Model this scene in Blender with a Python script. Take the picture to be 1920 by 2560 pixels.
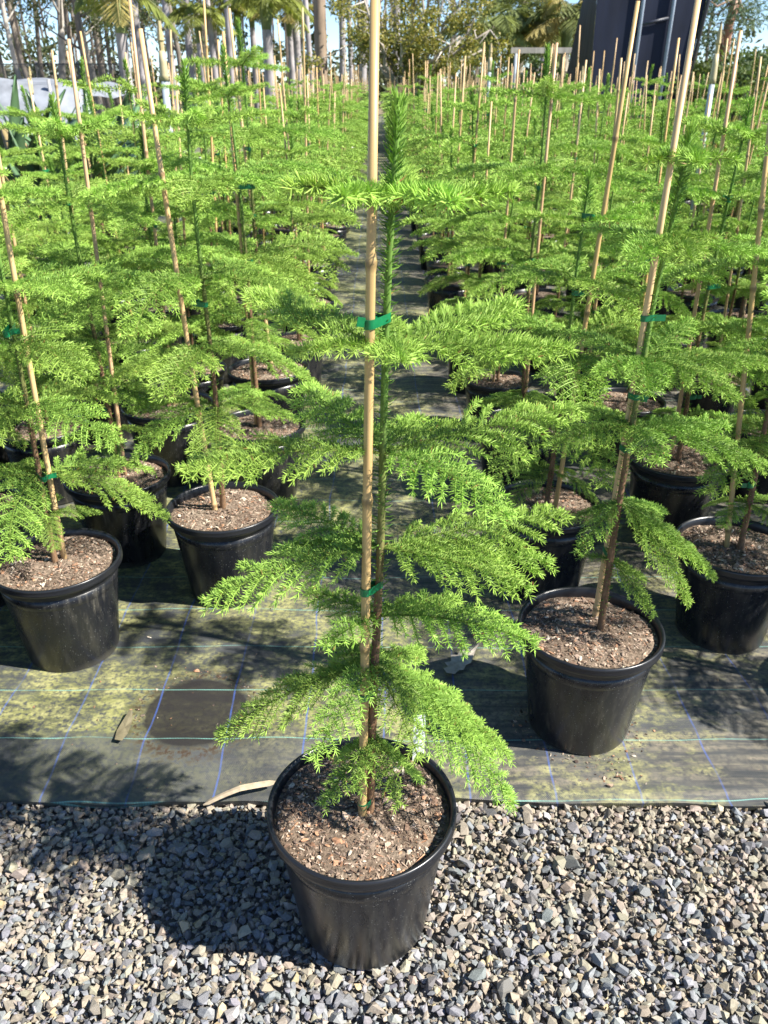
import bpy, bmesh, math, random
import numpy as np
from mathutils import Matrix, Vector

# ------------------------------------------------------------------ camera, sky, sun, exposure
for o in list(bpy.data.objects): bpy.data.objects.remove(o)
SC = bpy.context.scene
COL = SC.collection
F, H, VY, VX = 2050.0, 1.33, 218.0, 943.0          # focal length in photo pixels, eye height, vanishing point of the rows
P = math.atan((1280-VY)/F); PSI = math.atan((960-VX)*math.cos(P)/F)
cd = bpy.data.cameras.new('camera'); cam = bpy.data.objects.new('camera', cd); COL.objects.link(cam)
cam.location = (0, 0, H); cam.rotation_euler = (math.pi/2-P, 0, -PSI)
cd.sensor_fit = 'HORIZONTAL'; cd.sensor_width = 18.0; cd.lens = 18.0*F/1920; cd.clip_start = 0.05; cd.clip_end = 2000
cd.dof.use_dof = True; cd.dof.focus_distance = 1.30; cd.dof.aperture_fstop = cd.lens/2.6
SC.camera = cam
SUN = Vector((0.272, -0.09, 0.285)).normalized()   # towards the sun
W = bpy.data.worlds.new('World'); SC.world = W; W.use_nodes = True
nt = W.node_tree; bg = nt.nodes['Background']
sk = nt.nodes.new('ShaderNodeTexSky'); sk.sky_type = 'NISHITA'; sk.sun_disc = False
sk.sun_elevation = math.asin(SUN.z); sk.sun_rotation = math.atan2(SUN.x, SUN.y)
sk.air_density = 0.8; sk.dust_density = 0.0; sk.ozone_density = 4.0; sk.altitude = 1500
nt.links.new(sk.outputs[0], bg.inputs[0]); bg.inputs[1].default_value = 0.088
sd = bpy.data.lights.new('sun', 'SUN'); sun = bpy.data.objects.new('sun', sd); COL.objects.link(sun)
sd.energy = 5.0; sd.angle = math.radians(0.55); sd.color = (1.0, 0.95, 0.86)
sun.rotation_euler = SUN.to_track_quat('Z', 'Y').to_euler(); sun.location = (3, -2, 6)
SC.cycles.max_bounces = 4; SC.cycles.diffuse_bounces = 2; SC.cycles.glossy_bounces = 2; SC.cycles.transmission_bounces = 3; SC.cycles.transparent_max_bounces = 4
SC.view_settings.view_transform = 'Standard'; SC.view_settings.look = 'None'
SC.view_settings.exposure = 1.37; SC.view_settings.gamma = 1.0

# ------------------------------------------------------------------ helpers
sp_, cp_, ss_, cs_ = math.sin(P), math.cos(P), math.sin(PSI), math.cos(PSI)
FW = np.array([ss_*cp_, cs_*cp_, -sp_]); RT = np.array([cs_, -ss_, 0.0]); UP = np.cross(RT, FW)
CAM = np.array([0, 0, H])
K = 1920/1659.0
def ray(u, v): return FW+RT*(u-960)/F-UP*(v-1280)/F
def ony(u, v, y):                                   # photo pixel -> point at distance y
    r = ray(u, v); return CAM+r*y/r[1]
def onz(u, v, z):                                   # photo pixel -> point on the level z
    r = ray(u, v); return CAM+r*(z-H)/r[2]
rng = np.random.default_rng(7)
def nrm(a): return a/np.maximum(np.linalg.norm(a, axis=-1, keepdims=True), 1e-9)
Z3 = np.array([0., 0., 1.])

class MB:                                           # collects triangles for ONE mesh
    def __init__(s): s.V = []; s.T = []; s.C = []; s.n = 0
    def add(s, V, T, C=(0.5, 0.5, 0.5)):
        V = np.asarray(V, float).reshape(-1, 3); T = np.asarray(T, int).reshape(-1, 3)
        C = np.asarray(C, float)
        if C.ndim == 1: C = np.tile(C[:3], (len(V), 1))
        s.V.append(V); s.T.append(T+s.n); s.C.append(C); s.n += len(V); return s
    def arr(s): return np.concatenate(s.V), np.concatenate(s.T), np.concatenate(s.C)
    def addmb(s, m, M=None):
        V, T, C = m.arr()
        if M is not None:
            M = np.array(M); V = V@M[:3, :3].T+M[:3, 3]
        return s.add(V, T, C)
    def mesh(s, name, mat, smooth=False):
        V, T, C = s.arr(); return tri_mesh(name, V, T, C, mat, smooth)
def tri_mesh(name, V, T, C, mat, smooth=False):
    me = bpy.data.meshes.new(name)
    me.vertices.add(len(V)); me.vertices.foreach_set('co', np.ascontiguousarray(V, np.float32).ravel())
    n = len(T); me.loops.add(3*n); me.loops.foreach_set('vertex_index', np.ascontiguousarray(T, np.int32).ravel())
    me.polygons.add(n); me.polygons.foreach_set('loop_start', np.arange(0, 3*n, 3, dtype=np.int32))
    me.polygons.foreach_set('use_smooth', np.full(n, smooth, bool))
    a = me.attributes.new('Col', 'FLOAT_COLOR', 'POINT')
    c4 = np.ones((len(V), 4), np.float32); c4[:, :3] = C; a.data.foreach_set('color', c4.ravel())
    if mat: me.materials.append(mat)
    me.update(calc_edges=True); me.validate(); return me
def link(name, me, parent=None, M=None):
    o = bpy.data.objects.new(name, me); COL.objects.link(o)
    if parent is not None: o.parent = parent
    if M is not None: o.matrix_basis = Matrix(M) if not isinstance(M, Matrix) else M
    return o
def tag(o, label=None, cat=None, group=None, kind=None):
    for k, v in (('label', label), ('category', cat), ('group', group), ('kind', kind)):
        if v: o[k] = v
    return o
def empty(name, loc, rz=0.0, s=1.0):
    o = bpy.data.objects.new(name, None); COL.objects.link(o); o.empty_display_size = 0.05
    o.location = loc; o.rotation_euler = (0, 0, rz); o.scale = (s, s, s); return o

def tube(pts, rad, k=8, cap=True):
    pts = np.asarray(pts, float); n = len(pts); rad = np.broadcast_to(np.asarray(rad, float), (n,))
    t = nrm(np.gradient(pts, axis=0))
    ref = np.array([1., 0, 0]) if abs(t[0][0]) < .8 else np.array([0, 1., 0])
    u = nrm(np.cross(t, ref)); w = np.cross(t, u)
    a = np.linspace(0, 2*np.pi, k, endpoint=False)
    V = pts[:, None]+rad[:, None, None]*(np.cos(a)[None, :, None]*u[:, None]+np.sin(a)[None, :, None]*w[:, None])
    V = V.reshape(-1, 3); T = []
    for i in range(n-1):
        for j in range(k):
            p, q = i*k+j, i*k+(j+1) % k
            T += [(p, q, q+k), (p, q+k, p+k)]
    if cap:
        b = len(V); V = np.vstack([V, pts[0], pts[-1]])
        for j in range(k):
            T += [(b, (j+1) % k, j), (b+1, (n-1)*k+j, (n-1)*k+(j+1) % k)]
    return V, np.array(T)
def lathe(prof, k=64):
    prof = np.asarray(prof, float); n = len(prof); a = np.linspace(0, 2*np.pi, k, endpoint=False)
    V = np.stack([prof[:, None, 0]*np.cos(a), prof[:, None, 0]*np.sin(a), np.repeat(prof[:, 1:2], k, 1)], -1).reshape(-1, 3); T = []
    for i in range(n-1):
        for j in range(k):
            p, q = i*k+j, i*k+(j+1) % k
            T += [(p, q, q+k), (p, q+k, p+k)]
    return V, np.array(T)
def boxvt(c, s, R=None):
    c = np.array(c, float); s = np.array(s, float)/2
    V = np.array([(x, y, z) for x in (-1, 1) for y in (-1, 1) for z in (-1, 1)])*s
    if R is not None: V = V@np.array(R).T
    T = [(0, 1, 3), (0, 3, 2), (4, 6, 7), (4, 7, 5), (0, 4, 5), (0, 5, 1), (2, 3, 7), (2, 7, 6), (0, 2, 6), (0, 6, 4), (1, 5, 7), (1, 7, 3)]
    return V+c, np.array(T)
def bez(p0, p1, p2, n):
    t = np.linspace(0, 1, n)[:, None]; return (1-t)**2*p0+2*t*(1-t)*p1+t*t*p2
def strap(pts, wid, side, thick=.0015, fold=0.15):  # a leaf blade with a keel and thickness
    pts = np.asarray(pts, float); n = len(pts); t = nrm(np.gradient(pts, axis=0))
    side = nrm(np.broadcast_to(np.asarray(side, float), (n, 3))-t*np.sum(t*side, -1, keepdims=True)); nn = np.cross(side, t)
    wid = np.broadcast_to(np.asarray(wid, float), (n,))[:, None]
    rows = np.stack([pts-side*wid+nn*wid*fold, pts, pts+side*wid+nn*wid*fold, pts-nn*thick], 1)
    V = rows.reshape(-1, 3); T = []
    for i in range(n-1):
        for j in range(4):
            p, q = i*4+j, i*4+(j+1) % 4
            T += [(p, q, q+4), (p, q+4, p+4)]
    T += [(0, 1, 2), (0, 2, 3)]; b = (n-1)*4; T += [(b, b+2, b+1), (b, b+3, b+2)]
    return V, np.array(T)
def leaves(cen, dirs, L, Wd, ups=None):              # many small folded leaves: 2 triangles each
    n = len(cen); dirs = nrm(dirs); r = rng.normal(size=(n, 3)) if ups is None else ups
    s = nrm(np.cross(dirs, r)); nn = np.cross(s, dirs)
    L = np.broadcast_to(L, (n,))[:, None]; Wd = np.broadcast_to(Wd, (n,))[:, None]
    V = np.stack([cen, cen+dirs*L*.5+s*Wd+nn*Wd*.3, cen+dirs*L, cen+dirs*L*.5-s*Wd+nn*Wd*.3], 1).reshape(-1, 3)
    i = np.arange(n)[:, None]*4
    return V, np.concatenate([i+[0, 1, 2], i+[0, 2, 3]])

# ------------------------------------------------------------------ materials
def newmat(name):
    m = bpy.data.materials.new(name); m.use_nodes = True
    return m, m.node_tree, m.node_tree.nodes['Principled BSDF']
def nd(t, kind, **kw):
    n = t.nodes.new(kind)
    for k, v in kw.items(): setattr(n, k, v)
    return n
def val(t, op, a, b=None, c=None, clamp=False):
    n = nd(t, 'ShaderNodeMath', operation=op, use_clamp=clamp)
    for i, x in enumerate((a, b, c)):
        if x is None: continue
        if isinstance(x, (int, float)): n.inputs[i].default_value = x
        else: t.links.new(x, n.inputs[i])
    return n.outputs[0]
def mix(t, f, a, b, mode='MIX'):
    n = nd(t, 'ShaderNodeMix', data_type='RGBA', blend_type=mode)
    for i, x in ((0, f), (6, a), (7, b)):
        if isinstance(x, (int, float)): n.inputs[i].default_value = x
        elif isinstance(x, tuple): n.inputs[i].default_value = (*x[:3], 1)
        else: t.links.new(x, n.inputs[i])
    return n.outputs[2]
def noise(t, scale, detail=3, rough=.55, vec=None, stretch=None, out=0):
    n = nd(t, 'ShaderNodeTexNoise'); n.inputs['Scale'].default_value = scale
    n.inputs['Detail'].default_value = detail; n.inputs['Roughness'].default_value = rough
    if vec is None:
        tc = nd(t, 'ShaderNodeTexCoord'); vec = tc.outputs['Object']
    if stretch is not None:
        mp = nd(t, 'ShaderNodeMapping'); mp.inputs['Scale'].default_value = stretch
        t.links.new(vec, mp.inputs[0]); vec = mp.outputs[0]
    t.links.new(vec, n.inputs['Vector']); return n.outputs[out]
def ramp(t, f, lo, hi):
    n = nd(t, 'ShaderNodeMapRange', clamp=True); n.inputs[1].default_value = lo; n.inputs[2].default_value = hi
    t.links.new(f, n.inputs[0]); return n.outputs[0]
def attr(t): return nd(t, 'ShaderNodeAttribute', attribute_name='Col').outputs['Color']
def bump(t, h, strength, dist, b):
    n = nd(t, 'ShaderNodeBump'); n.inputs['Strength'].default_value = strength; n.inputs['Distance'].default_value = dist
    t.links.new(h, n.inputs['Height']); t.links.new(n.outputs[0], b.inputs['Normal'])
def foliage(name, trans=.35, rough=.45, spec=.35, var=.25, tw=1.15):
    m, t, b = newmat(name); c = attr(t)
    oi = nd(t, 'ShaderNodeObjectInfo'); hs = nd(t, 'ShaderNodeHueSaturation')
    t.links.new(c, hs.inputs['Color'])
    t.links.new(val(t, 'MULTIPLY_ADD', oi.outputs['Random'], var, 1-var/2), hs.inputs['Value'])
    t.links.new(val(t, 'MULTIPLY_ADD', oi.outputs["Random"], .012, .494), hs.inputs['Hue'])
    c = hs.outputs[0]; t.links.new(c, b.inputs['Base Color'])
    b.inputs['Roughness'].default_value = rough; b.inputs['Specular IOR Level'].default_value = spec
    tr = nd(t, 'ShaderNodeBsdfTranslucent'); t.links.new(mix(t, 1.0, c, (tw*1.05, tw*1.05, .6), 'MULTIPLY'), tr.inputs[0])
    ms = nd(t, 'ShaderNodeMixShader'); ms.inputs[0].default_value = trans
    t.links.new(b.outputs[0], ms.inputs[1]); t.links.new(tr.outputs[0], ms.inputs[2])
    t.links.new(ms.outputs[0], t.nodes['Material Output'].inputs[0]); return m
M_NEEDLE = foliage("pine_needles", .34, .5, .2, .16)
M_LEAF = foliage('tree_leaves', .3, .5, .3)
M_STRAP = foliage('strap_leaves', .12, .3, .5, .2)
def plain(name, rough=.7, spec=.3, nscale=40, namt=.25, stretch=None, bmp=0, bd=.002, fine=None):
    m, t, b = newmat(name); c = attr(t); f = noise(t, nscale, 4, .6, stretch=stretch)
    t.links.new(mix(t, ramp(t, f, .3, .7), mix(t, 1.0, c, (1-namt,)*3, 'MULTIPLY'), mix(t, 1.0, c, (1+namt,)*3, 'MULTIPLY')), b.inputs['Base Color'])
    b.inputs['Roughness'].default_value = rough; b.inputs['Specular IOR Level'].default_value = spec
    if bmp: bump(t, f, bmp, bd, b)
    return m
M_BARK = plain('stem_bark', .75, .25, 300, .35, (1, 1, .3), .5, .001)
M_TRUNK = plain('tree_trunks', .85, .2, 6, .35, (1, 1, .25), .4, .02)
M_CANE = plain('bamboo_cane', .42, .4, 220, .16, (1, 1, .04), .2, .0006)
M_STONE = plain('gravel_stone', .72, .35, 260, .22, None, .5, .0015)
M_CHIP = plain('bark_chips', .85, .15, 400, .3, None, .4, .001)
M_METAL = plain('galvanised_metal', .45, .5, 20, .12)
M_PVC = plain('white_pvc', .4, .5, 15, .12)
M_CLOTH = plain('shade_cloth', .6, .25, 3, .35, (1, 1, .3))
M_DRY = plain('dry_leaf', .75, .2, 60, .25, None, .4, .001)
M_TAPE = plain('green_tape', .3, .5, 120, .15)
M_TAG = plain('plant_label', .35, .5, 60, .06)
M_DIRT = plain('dirt_ground', .95, .1, 1.5, .3, None, .4, .02)

def pot_mat():
    m, t, b = newmat('black_pot_plastic')
    st = noise(t, 70, 4, .65, stretch=(1, 1, .12)); sm = noise(t, 7, 3)
    dust = val(t, 'MULTIPLY', ramp(t, st, .48, .72), ramp(t, sm, .35, .7))
    vo = nd(t, 'ShaderNodeTexVoronoi'); vo.inputs['Scale'].default_value = 230
    tc = nd(t, 'ShaderNodeTexCoord'); t.links.new(tc.outputs['Object'], vo.inputs['Vector'])
    wn = nd(t, 'ShaderNodeTexWhiteNoise'); t.links.new(vo.outputs['Position'], wn.inputs[0])
    sp = val(t, 'MULTIPLY', val(t, 'LESS_THAN', vo.outputs['Distance'], .17), val(t, 'GREATER_THAN', wn.outputs[0], .72))
    xyz = nd(t, 'ShaderNodeSeparateXYZ'); t.links.new(tc.outputs['Object'], xyz.inputs[0])
    low = ramp(t, val(t, 'MULTIPLY_ADD', sm, .05, xyz.outputs[2]), .045, .015)
    d = val(t, 'MAXIMUM', val(t, 'MULTIPLY', dust, .36), val(t, 'MULTIPLY', low, .3))
    c = mix(t, d, (.010, .011, .014), (.24, .22, .17)); c = mix(t, val(t, 'MULTIPLY', sp, .6), c, (.35, .35, .33))
    t.links.new(c, b.inputs['Base Color'])
    t.links.new(val(t, 'MULTIPLY_ADD', d, .45, val(t, 'MULTIPLY_ADD', sm, .12, .22)), b.inputs['Roughness'])
    b.inputs['Specular IOR Level'].default_value = .5
    bump(t, st, .02, .001, b); return m
M_POT = pot_mat()
def rim_mat():
    m, t, b = newmat('black_pot_rim'); b.inputs['Base Color'].default_value = (.012, .013, .016, 1)
    f = noise(t, 30, 3); t.links.new(val(t, 'MULTIPLY_ADD', f, .15, .24), b.inputs['Roughness']); return m
M_RIM = rim_mat()
def soil_mat():
    m, t, b = newmat('potting_soil'); f = noise(t, 130, 6, .7); g = noise(t, 18, 3)
    c = mix(t, ramp(t, f, .32, .68), (.045, .034, .025), (.37, .29, .22))
    t.links.new(mix(t, ramp(t, g, .35, .65), mix(t, 1.0, c, (.7, .65, .62), 'MULTIPLY'), c), b.inputs['Base Color'])
    b.inputs['Roughness'].default_value = .9; b.inputs['Specular IOR Level'].default_value = .15
    bump(t, f, .9, .006, b); return m
M_SOIL = soil_mat()
MARK = onz(425*K, 1548*K, 0)
def mat_mat():                                       # woven weed mat: black weave, coloured guide threads, algae, sand streaks
    m, t, b = newmat('woven_weed_mat')
    tc = nd(t, 'ShaderNodeTexCoord'); O = tc.outputs['Object']
    wob = noise(t, 3.5, 2, .5, O, out=1); vadd = nd(t, 'ShaderNodeVectorMath', operation='MULTIPLY_ADD')
    t.links.new(wob, vadd.inputs[0]); vadd.inputs[1].default_value = (.03, .018, 0); t.links.new(O, vadd.inputs[2])
    xyz = nd(t, 'ShaderNodeSeparateXYZ'); t.links.new(vadd.outputs[0], xyz.inputs[0])
    X, Y = xyz.outputs[0], xyz.outputs[1]
    def line(c, per, off, w):
        fr = val(t, 'FRACT', val(t, 'DIVIDE', val(t, 'ADD', c, off), per))
        d = val(t, 'MULTIPLY', val(t, 'ABSOLUTE', val(t, 'SUBTRACT', fr, .5)), per)
        return ramp(t, d, w, w*.55)
    bl = line(X, .181, 10.02, .0027); gl = line(Y, .1745, 10.0, .0019)
    wv = val(t, 'MULTIPLY', val(t, 'SINE', val(t, 'MULTIPLY', X, 2*math.pi/.0042)), val(t, 'SINE', val(t, 'MULTIPLY', Y, 2*math.pi/.0036)))
    # algae patches
    n1 = noise(t, 2.6, 5, .6, O); n2 = noise(t, 16, 5, .7, O, (1, 1.9, 1)); n3 = noise(t, 90, 3, .6, O)
    ox = nd(t, 'ShaderNodeSeparateXYZ'); t.links.new(O, ox.inputs[0])
    left = ramp(t, ox.outputs[0], .5, -.15); front = ramp(t, val(t, 'MULTIPLY_ADD', n2, .05, ox.outputs[1]), 1.44, 1.475)
    front = val(t, 'MAXIMUM', front, ramp(t, ox.outputs[0], -.15, .1))
    alg = ramp(t, val(t, 'ADD', val(t, 'MULTIPLY', n1, .9), val(t, 'MULTIPLY_ADD', n2, .75, val(t, 'MULTIPLY', left, .13))), .82, 1.04)
    alg = val(t, 'MULTIPLY', alg, val(t, 'MULTIPLY_ADD', front, .8, .2))
    alg = val(t, 'MULTIPLY', alg, ramp(t, n3, .33, .56))
    # clean round stains where pots stood
    dd = nd(t, 'ShaderNodeVectorMath', operation='DISTANCE'); t.links.new(O, dd.inputs[0]); dd.inputs[1].default_value = (MARK[0], MARK[1], .012)
    dist = val(t, 'MULTIPLY_ADD', n2, .012, dd.outputs['Value']); inside = ramp(t, dist, .140, .122); ring = val(t, 'MULTIPLY', ramp(t, dist, .185, .145), ramp(t, dist, .126, .14))
    alg = val(t, 'MULTIPLY', alg, val(t, 'SUBTRACT', 1.0, val(t, 'MULTIPLY', inside, .93)))
    streak = ramp(t, noise(t, 9, 5, .65, O, (.25, 3.2, 1)), .40, .66)
    sand = val(t, 'MULTIPLY', val(t, 'MULTIPLY', streak, ramp(t, ox.outputs[0], -.5, .35)), val(t, 'MULTIPLY', ramp(t, n3, .25, .6), val(t, 'SUBTRACT', 1.0, inside)))
    base = mix(t, ramp(t, wv, -1, 1), (.016, .019, .023), (.05, .054, .058))
    dusty = mix(t, ramp(t, noise(t, 5, 4, .6, O), .35, .7), base, (.08, .084, .086))
    dusty = mix(t, val(t, 'MULTIPLY', inside, .85), dusty, (.016, .013, .012))
    c = mix(t, val(t, 'MULTIPLY', sand, .9), dusty, (.27, .235, .17))
    ac = mix(t, ramp(t, n2, .35, .7), (.20, .215, .045), (.44, .42, .19))
    c = mix(t, val(t, 'MULTIPLY', alg, .82), c, ac)
    c = mix(t, val(t, 'MULTIPLY', ring, ramp(t, n3, .45, .6)), c, (.05, .032, .02))
    wear = ramp(t, noise(t, 7, 3, .6, O), .36, .56)
    tw = val(t, 'MULTIPLY_ADD', val(t, 'SINE', val(t, 'MULTIPLY', val(t, 'ADD', X, Y), 2*math.pi/.006)), .2, .8)
    c = mix(t, val(t, 'MULTIPLY', bl, val(t, 'MULTIPLY', val(t, 'MULTIPLY_ADD', wear, .45, .12), tw)), c, (.06, .13, .45))
    c = mix(t, val(t, 'MULTIPLY', gl, val(t, 'MULTIPLY', val(t, 'MULTIPLY_ADD', wear, .45, .2), tw)), c, (.22, .50, .43))
    t.links.new(c, b.inputs['Base Color'])
    b.inputs['Roughness'].default_value = .55; b.inputs['Specular IOR Level'].default_value = .4
    bump(t, val(t, 'ADD', wv, val(t, 'MULTIPLY', n3, 3.0)), .35, .0012, b); return m
M_MAT = mat_mat()

# ------------------------------------------------------------------ ground, gravel, weed mat
g = MB(); s = 400
gx = np.array([-s, -60, -20, 20, 60, s]); V = np.array([(x, y+60, -.05) for y in gx for x in gx]); T = []
for i in range(5):
    for j in range(5):
        p = i*6+j; T += [(p, p+1, p+7), (p, p+7, p+6)]
g.add(V, T, (.20, .165, .11)); tag(link('ground', g.mesh('ground', M_DIRT)), kind='structure')

g = MB(); xs = np.linspace(-4, 4, 60); ys = np.linspace(-2, 1.6, 30)
XX, YY = np.meshgrid(xs, ys); V = np.stack([XX, YY, np.full_like(XX, -.026)+rng.normal(0, .001, XX.shape)], -1).reshape(-1, 3)
def gridT(nx, ny):
    i, j = np.meshgrid(np.arange(nx-1), np.arange(ny-1)); p = (j*nx+i).ravel()
    return np.concatenate([np.stack([p, p+1, p+nx+1], 1), np.stack([p, p+nx+1, p+nx], 1)])
GT = gridT(60, 30); g.add(V, GT, (.19, .175, .15)); bed = link('gravel_bed', g.mesh('gravel_bed', M_STONE)); tag(bed, kind='structure')
def stone_tpl(seed, flat, npt=13):
    r = random.Random(seed); bm = bmesh.new()
    for i in range(npt):
        a = Vector((r.gauss(0, 1), r.gauss(0, 1), r.gauss(0, 1))).normalized()
        a = Vector((a.x*(1.0+r.uniform(-.1, .25)), a.y*.78, a.z*flat))*r.uniform(.82, 1.05); bm.verts.new(a)
    res = bmesh.ops.convex_hull(bm, input=bm.verts)
    bmesh.ops.delete(bm, geom=[v for v in res['geom_interior'] if isinstance(v, bmesh.types.BMVert)], context='VERTS')
    bmesh.ops.triangulate(bm, faces=bm.faces[:]); bm.verts.index_update()
    V = np.array([v.co[:] for v in bm.verts]); T = np.array([[v.index for v in f.verts] for f in bm.faces]); bm.free(); return V, T
ST = [stone_tpl(i, random.Random(i).uniform(.5, .8)) for i in range(16)]
def rotm(n):                                         # random rotations, mostly about z with some tilt
    a = rng.uniform(0, 2*np.pi, n); tx = rng.normal(0, .4, n); ty = rng.normal(0, .4, n)
    ca, sa = np.cos(a), np.sin(a); Rz = np.zeros((n, 3, 3)); Rz[:, 0, 0] = ca; Rz[:, 0, 1] = -sa; Rz[:, 1, 0] = sa; Rz[:, 1, 1] = ca; Rz[:, 2, 2] = 1
    Rx = np.zeros((n, 3, 3)); Rx[:, 0, 0] = 1; Rx[:, 1, 1] = np.cos(tx); Rx[:, 1, 2] = -np.sin(tx); Rx[:, 2, 1] = np.sin(tx); Rx[:, 2, 2] = np.cos(tx)
    Ry = np.zeros((n, 3, 3)); Ry[:, 1, 1] = 1; Ry[:, 0, 0] = np.cos(ty); Ry[:, 0, 2] = np.sin(ty); Ry[:, 2, 0] = -np.sin(ty); Ry[:, 2, 2] = np.cos(ty)
    return Rz@Rx@Ry
def stone_cols(n, y):
    k = rng.random(n); blue = np.clip(.12+(1.25-y)*.85, .1, .5)
    base = np.where((k < blue)[:, None], np.array([.285, .29, .30]), np.array([.40, .345, .27]))
    base = np.where(((k > .88) & (k < .955))[:, None], np.array([.17, .165, .16]), base)
    base = np.where((k > .975)[:, None], np.array([.50, .40, .25]), base)
    base = np.where(((k > .955) & (k < .975))[:, None], np.array([.48, .47, .45]), base)
    return base*.72*rng.uniform(.76, 1.18, (n, 1))*rng.uniform(.95, 1.05, (n, 3))
SF = [stone_tpl(60+i, .75, 8) for i in range(12)]
def scatter_stones(mb, P_, size, cols, tp):
    R = rotm(len(P_)); pick = rng.integers(0, len(tp), len(P_))
    for k in range(len(tp)):
        ix = np.where(pick == k)[0]
        if not len(ix): continue
        V0, T0 = tp[k]; V = np.einsum('nij,vj->nvi', R[ix], V0)*size[ix][:, None, None]+P_[ix][:, None]
        T = (T0[None]+(np.arange(len(ix))*len(V0))[:, None, None]).reshape(-1, 3)
        mb.add(V.reshape(-1, 3), T, np.repeat(cols[ix], len(V0), 0))
gv = MB()
for sx, z, sz in ((.0155, -.019, .0094), (.0122, -.0135, .0052), (.0138, -.0095, .0083)):
    gx_, gy_ = np.meshgrid(np.arange(-1.15, 1.15, sx), np.arange(.5, 1.34, sx))
    P_ = np.stack([gx_.ravel(), gy_.ravel(), np.full(gx_.size, z)], 1)+rng.normal(0, 1, (gx_.size, 3))*[.0045, .0045, .0022]
    P_[:, 2] = np.where(P_[:, 1] > 1.235, np.minimum(P_[:, 2], -.013), P_[:, 2])
    scatter_stones(gv, P_, sz*np.exp(rng.normal(0, .26, len(P_))), stone_cols(len(P_), P_[:, 1]), ST if sz == .0083 else SF)
tag(link('gravel', gv.mesh('gravel', M_STONE), bed), 'crushed blue grey and tan gravel in front of the weed mat', None, kind='stuff')
n = 300; P_ = np.stack([rng.uniform(-.85, .85, n), rng.uniform(.74, 1.235, n), rng.uniform(-.005, .001, n)], 1)
keep = np.hypot(P_[:, 0]+.03, P_[:, 1]-.99) > .15; P_[~keep, 0] += .36
cols = stone_cols(n, P_[:, 1]-.25); R = rotm(n); tint = {}
for i in range(n):
    V0, T0 = ST[i % 16]; key = (i % 16, int(i/16) % 4)
    if key not in tint: tint[key] = tri_mesh('stone', V0, T0, np.tile(cols[i], (len(V0), 1)), M_STONE)
    sz = float(np.clip(.0125*math.exp(rng.normal(0, .25)), .009, .021))
    M = np.eye(4); M[:3, :3] = R[i]*sz; M[:3, 3] = P_[i]; link('stone', tint[key], bed, M)

# weed mat, laid over the gravel's edge
ys = np.concatenate([np.linspace(0, .03, 4), np.arange(.045, 2.6, .02), np.arange(2.7, 9, .15), np.arange(9.5, 47, 1.5)])+1.245
xs = np.concatenate([np.arange(-10, -1.9, .4), np.arange(-1.8, 1.8, .022), np.arange(1.9, 12, .4)])
XX, YY = np.meshgrid(xs, ys)
e = .006*np.sin(XX*5+1)+.004*np.sin(XX*13)-.012*np.clip(XX, -1, 1)
near = np.clip((1.6-YY)/.35, 0, 1); YY = YY+e*near
def smooth(a, b, x): q = np.clip((x-a)/(b-a), 0, 1); return q*q*(3-2*q)
def mat_z(x, y):
    lf = smooth(.05, -.3, x); cr = 1.44+.02*np.sin(x*4)-.03*(x+.5)
    z = .006+.013*lf*smooth(cr-.13, cr, y)-.006*lf*smooth(cr, cr+.05, y)
    z = z+.0034*np.sin(x*9+y*3)*np.sin(y*7-x*2)*smooth(1.3, 1.6, y)+.0012*np.sin(x*31+2*y)*np.sin(y*5+1)
    z = z+.0035*smooth(1.262, 1.248, y)*np.sin(x*17)**2-.006*smooth(1.258, 1.246, y)
    return z
ZZ = mat_z(XX, YY)
V = np.stack([XX, YY, ZZ], -1).reshape(-1, 3); g = MB(); GT = gridT(len(xs), len(ys)); g.add(V, GT)
V2 = V[:len(xs)].copy(); V2[:, 2] -= .016; V2[:, 1] += .004          # turned-down hem along the front
nn = len(xs); i = np.arange(nn-1); g.add(np.vstack([V[:nn], V2]), np.concatenate([np.stack([i, i+nn, i+nn+1], 1), np.stack([i, i+nn+1, i+1], 1)]))
weed_mat = link('weed_mat', g.mesh('weed_mat', M_MAT, True)); tag(weed_mat, kind='structure')

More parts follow.
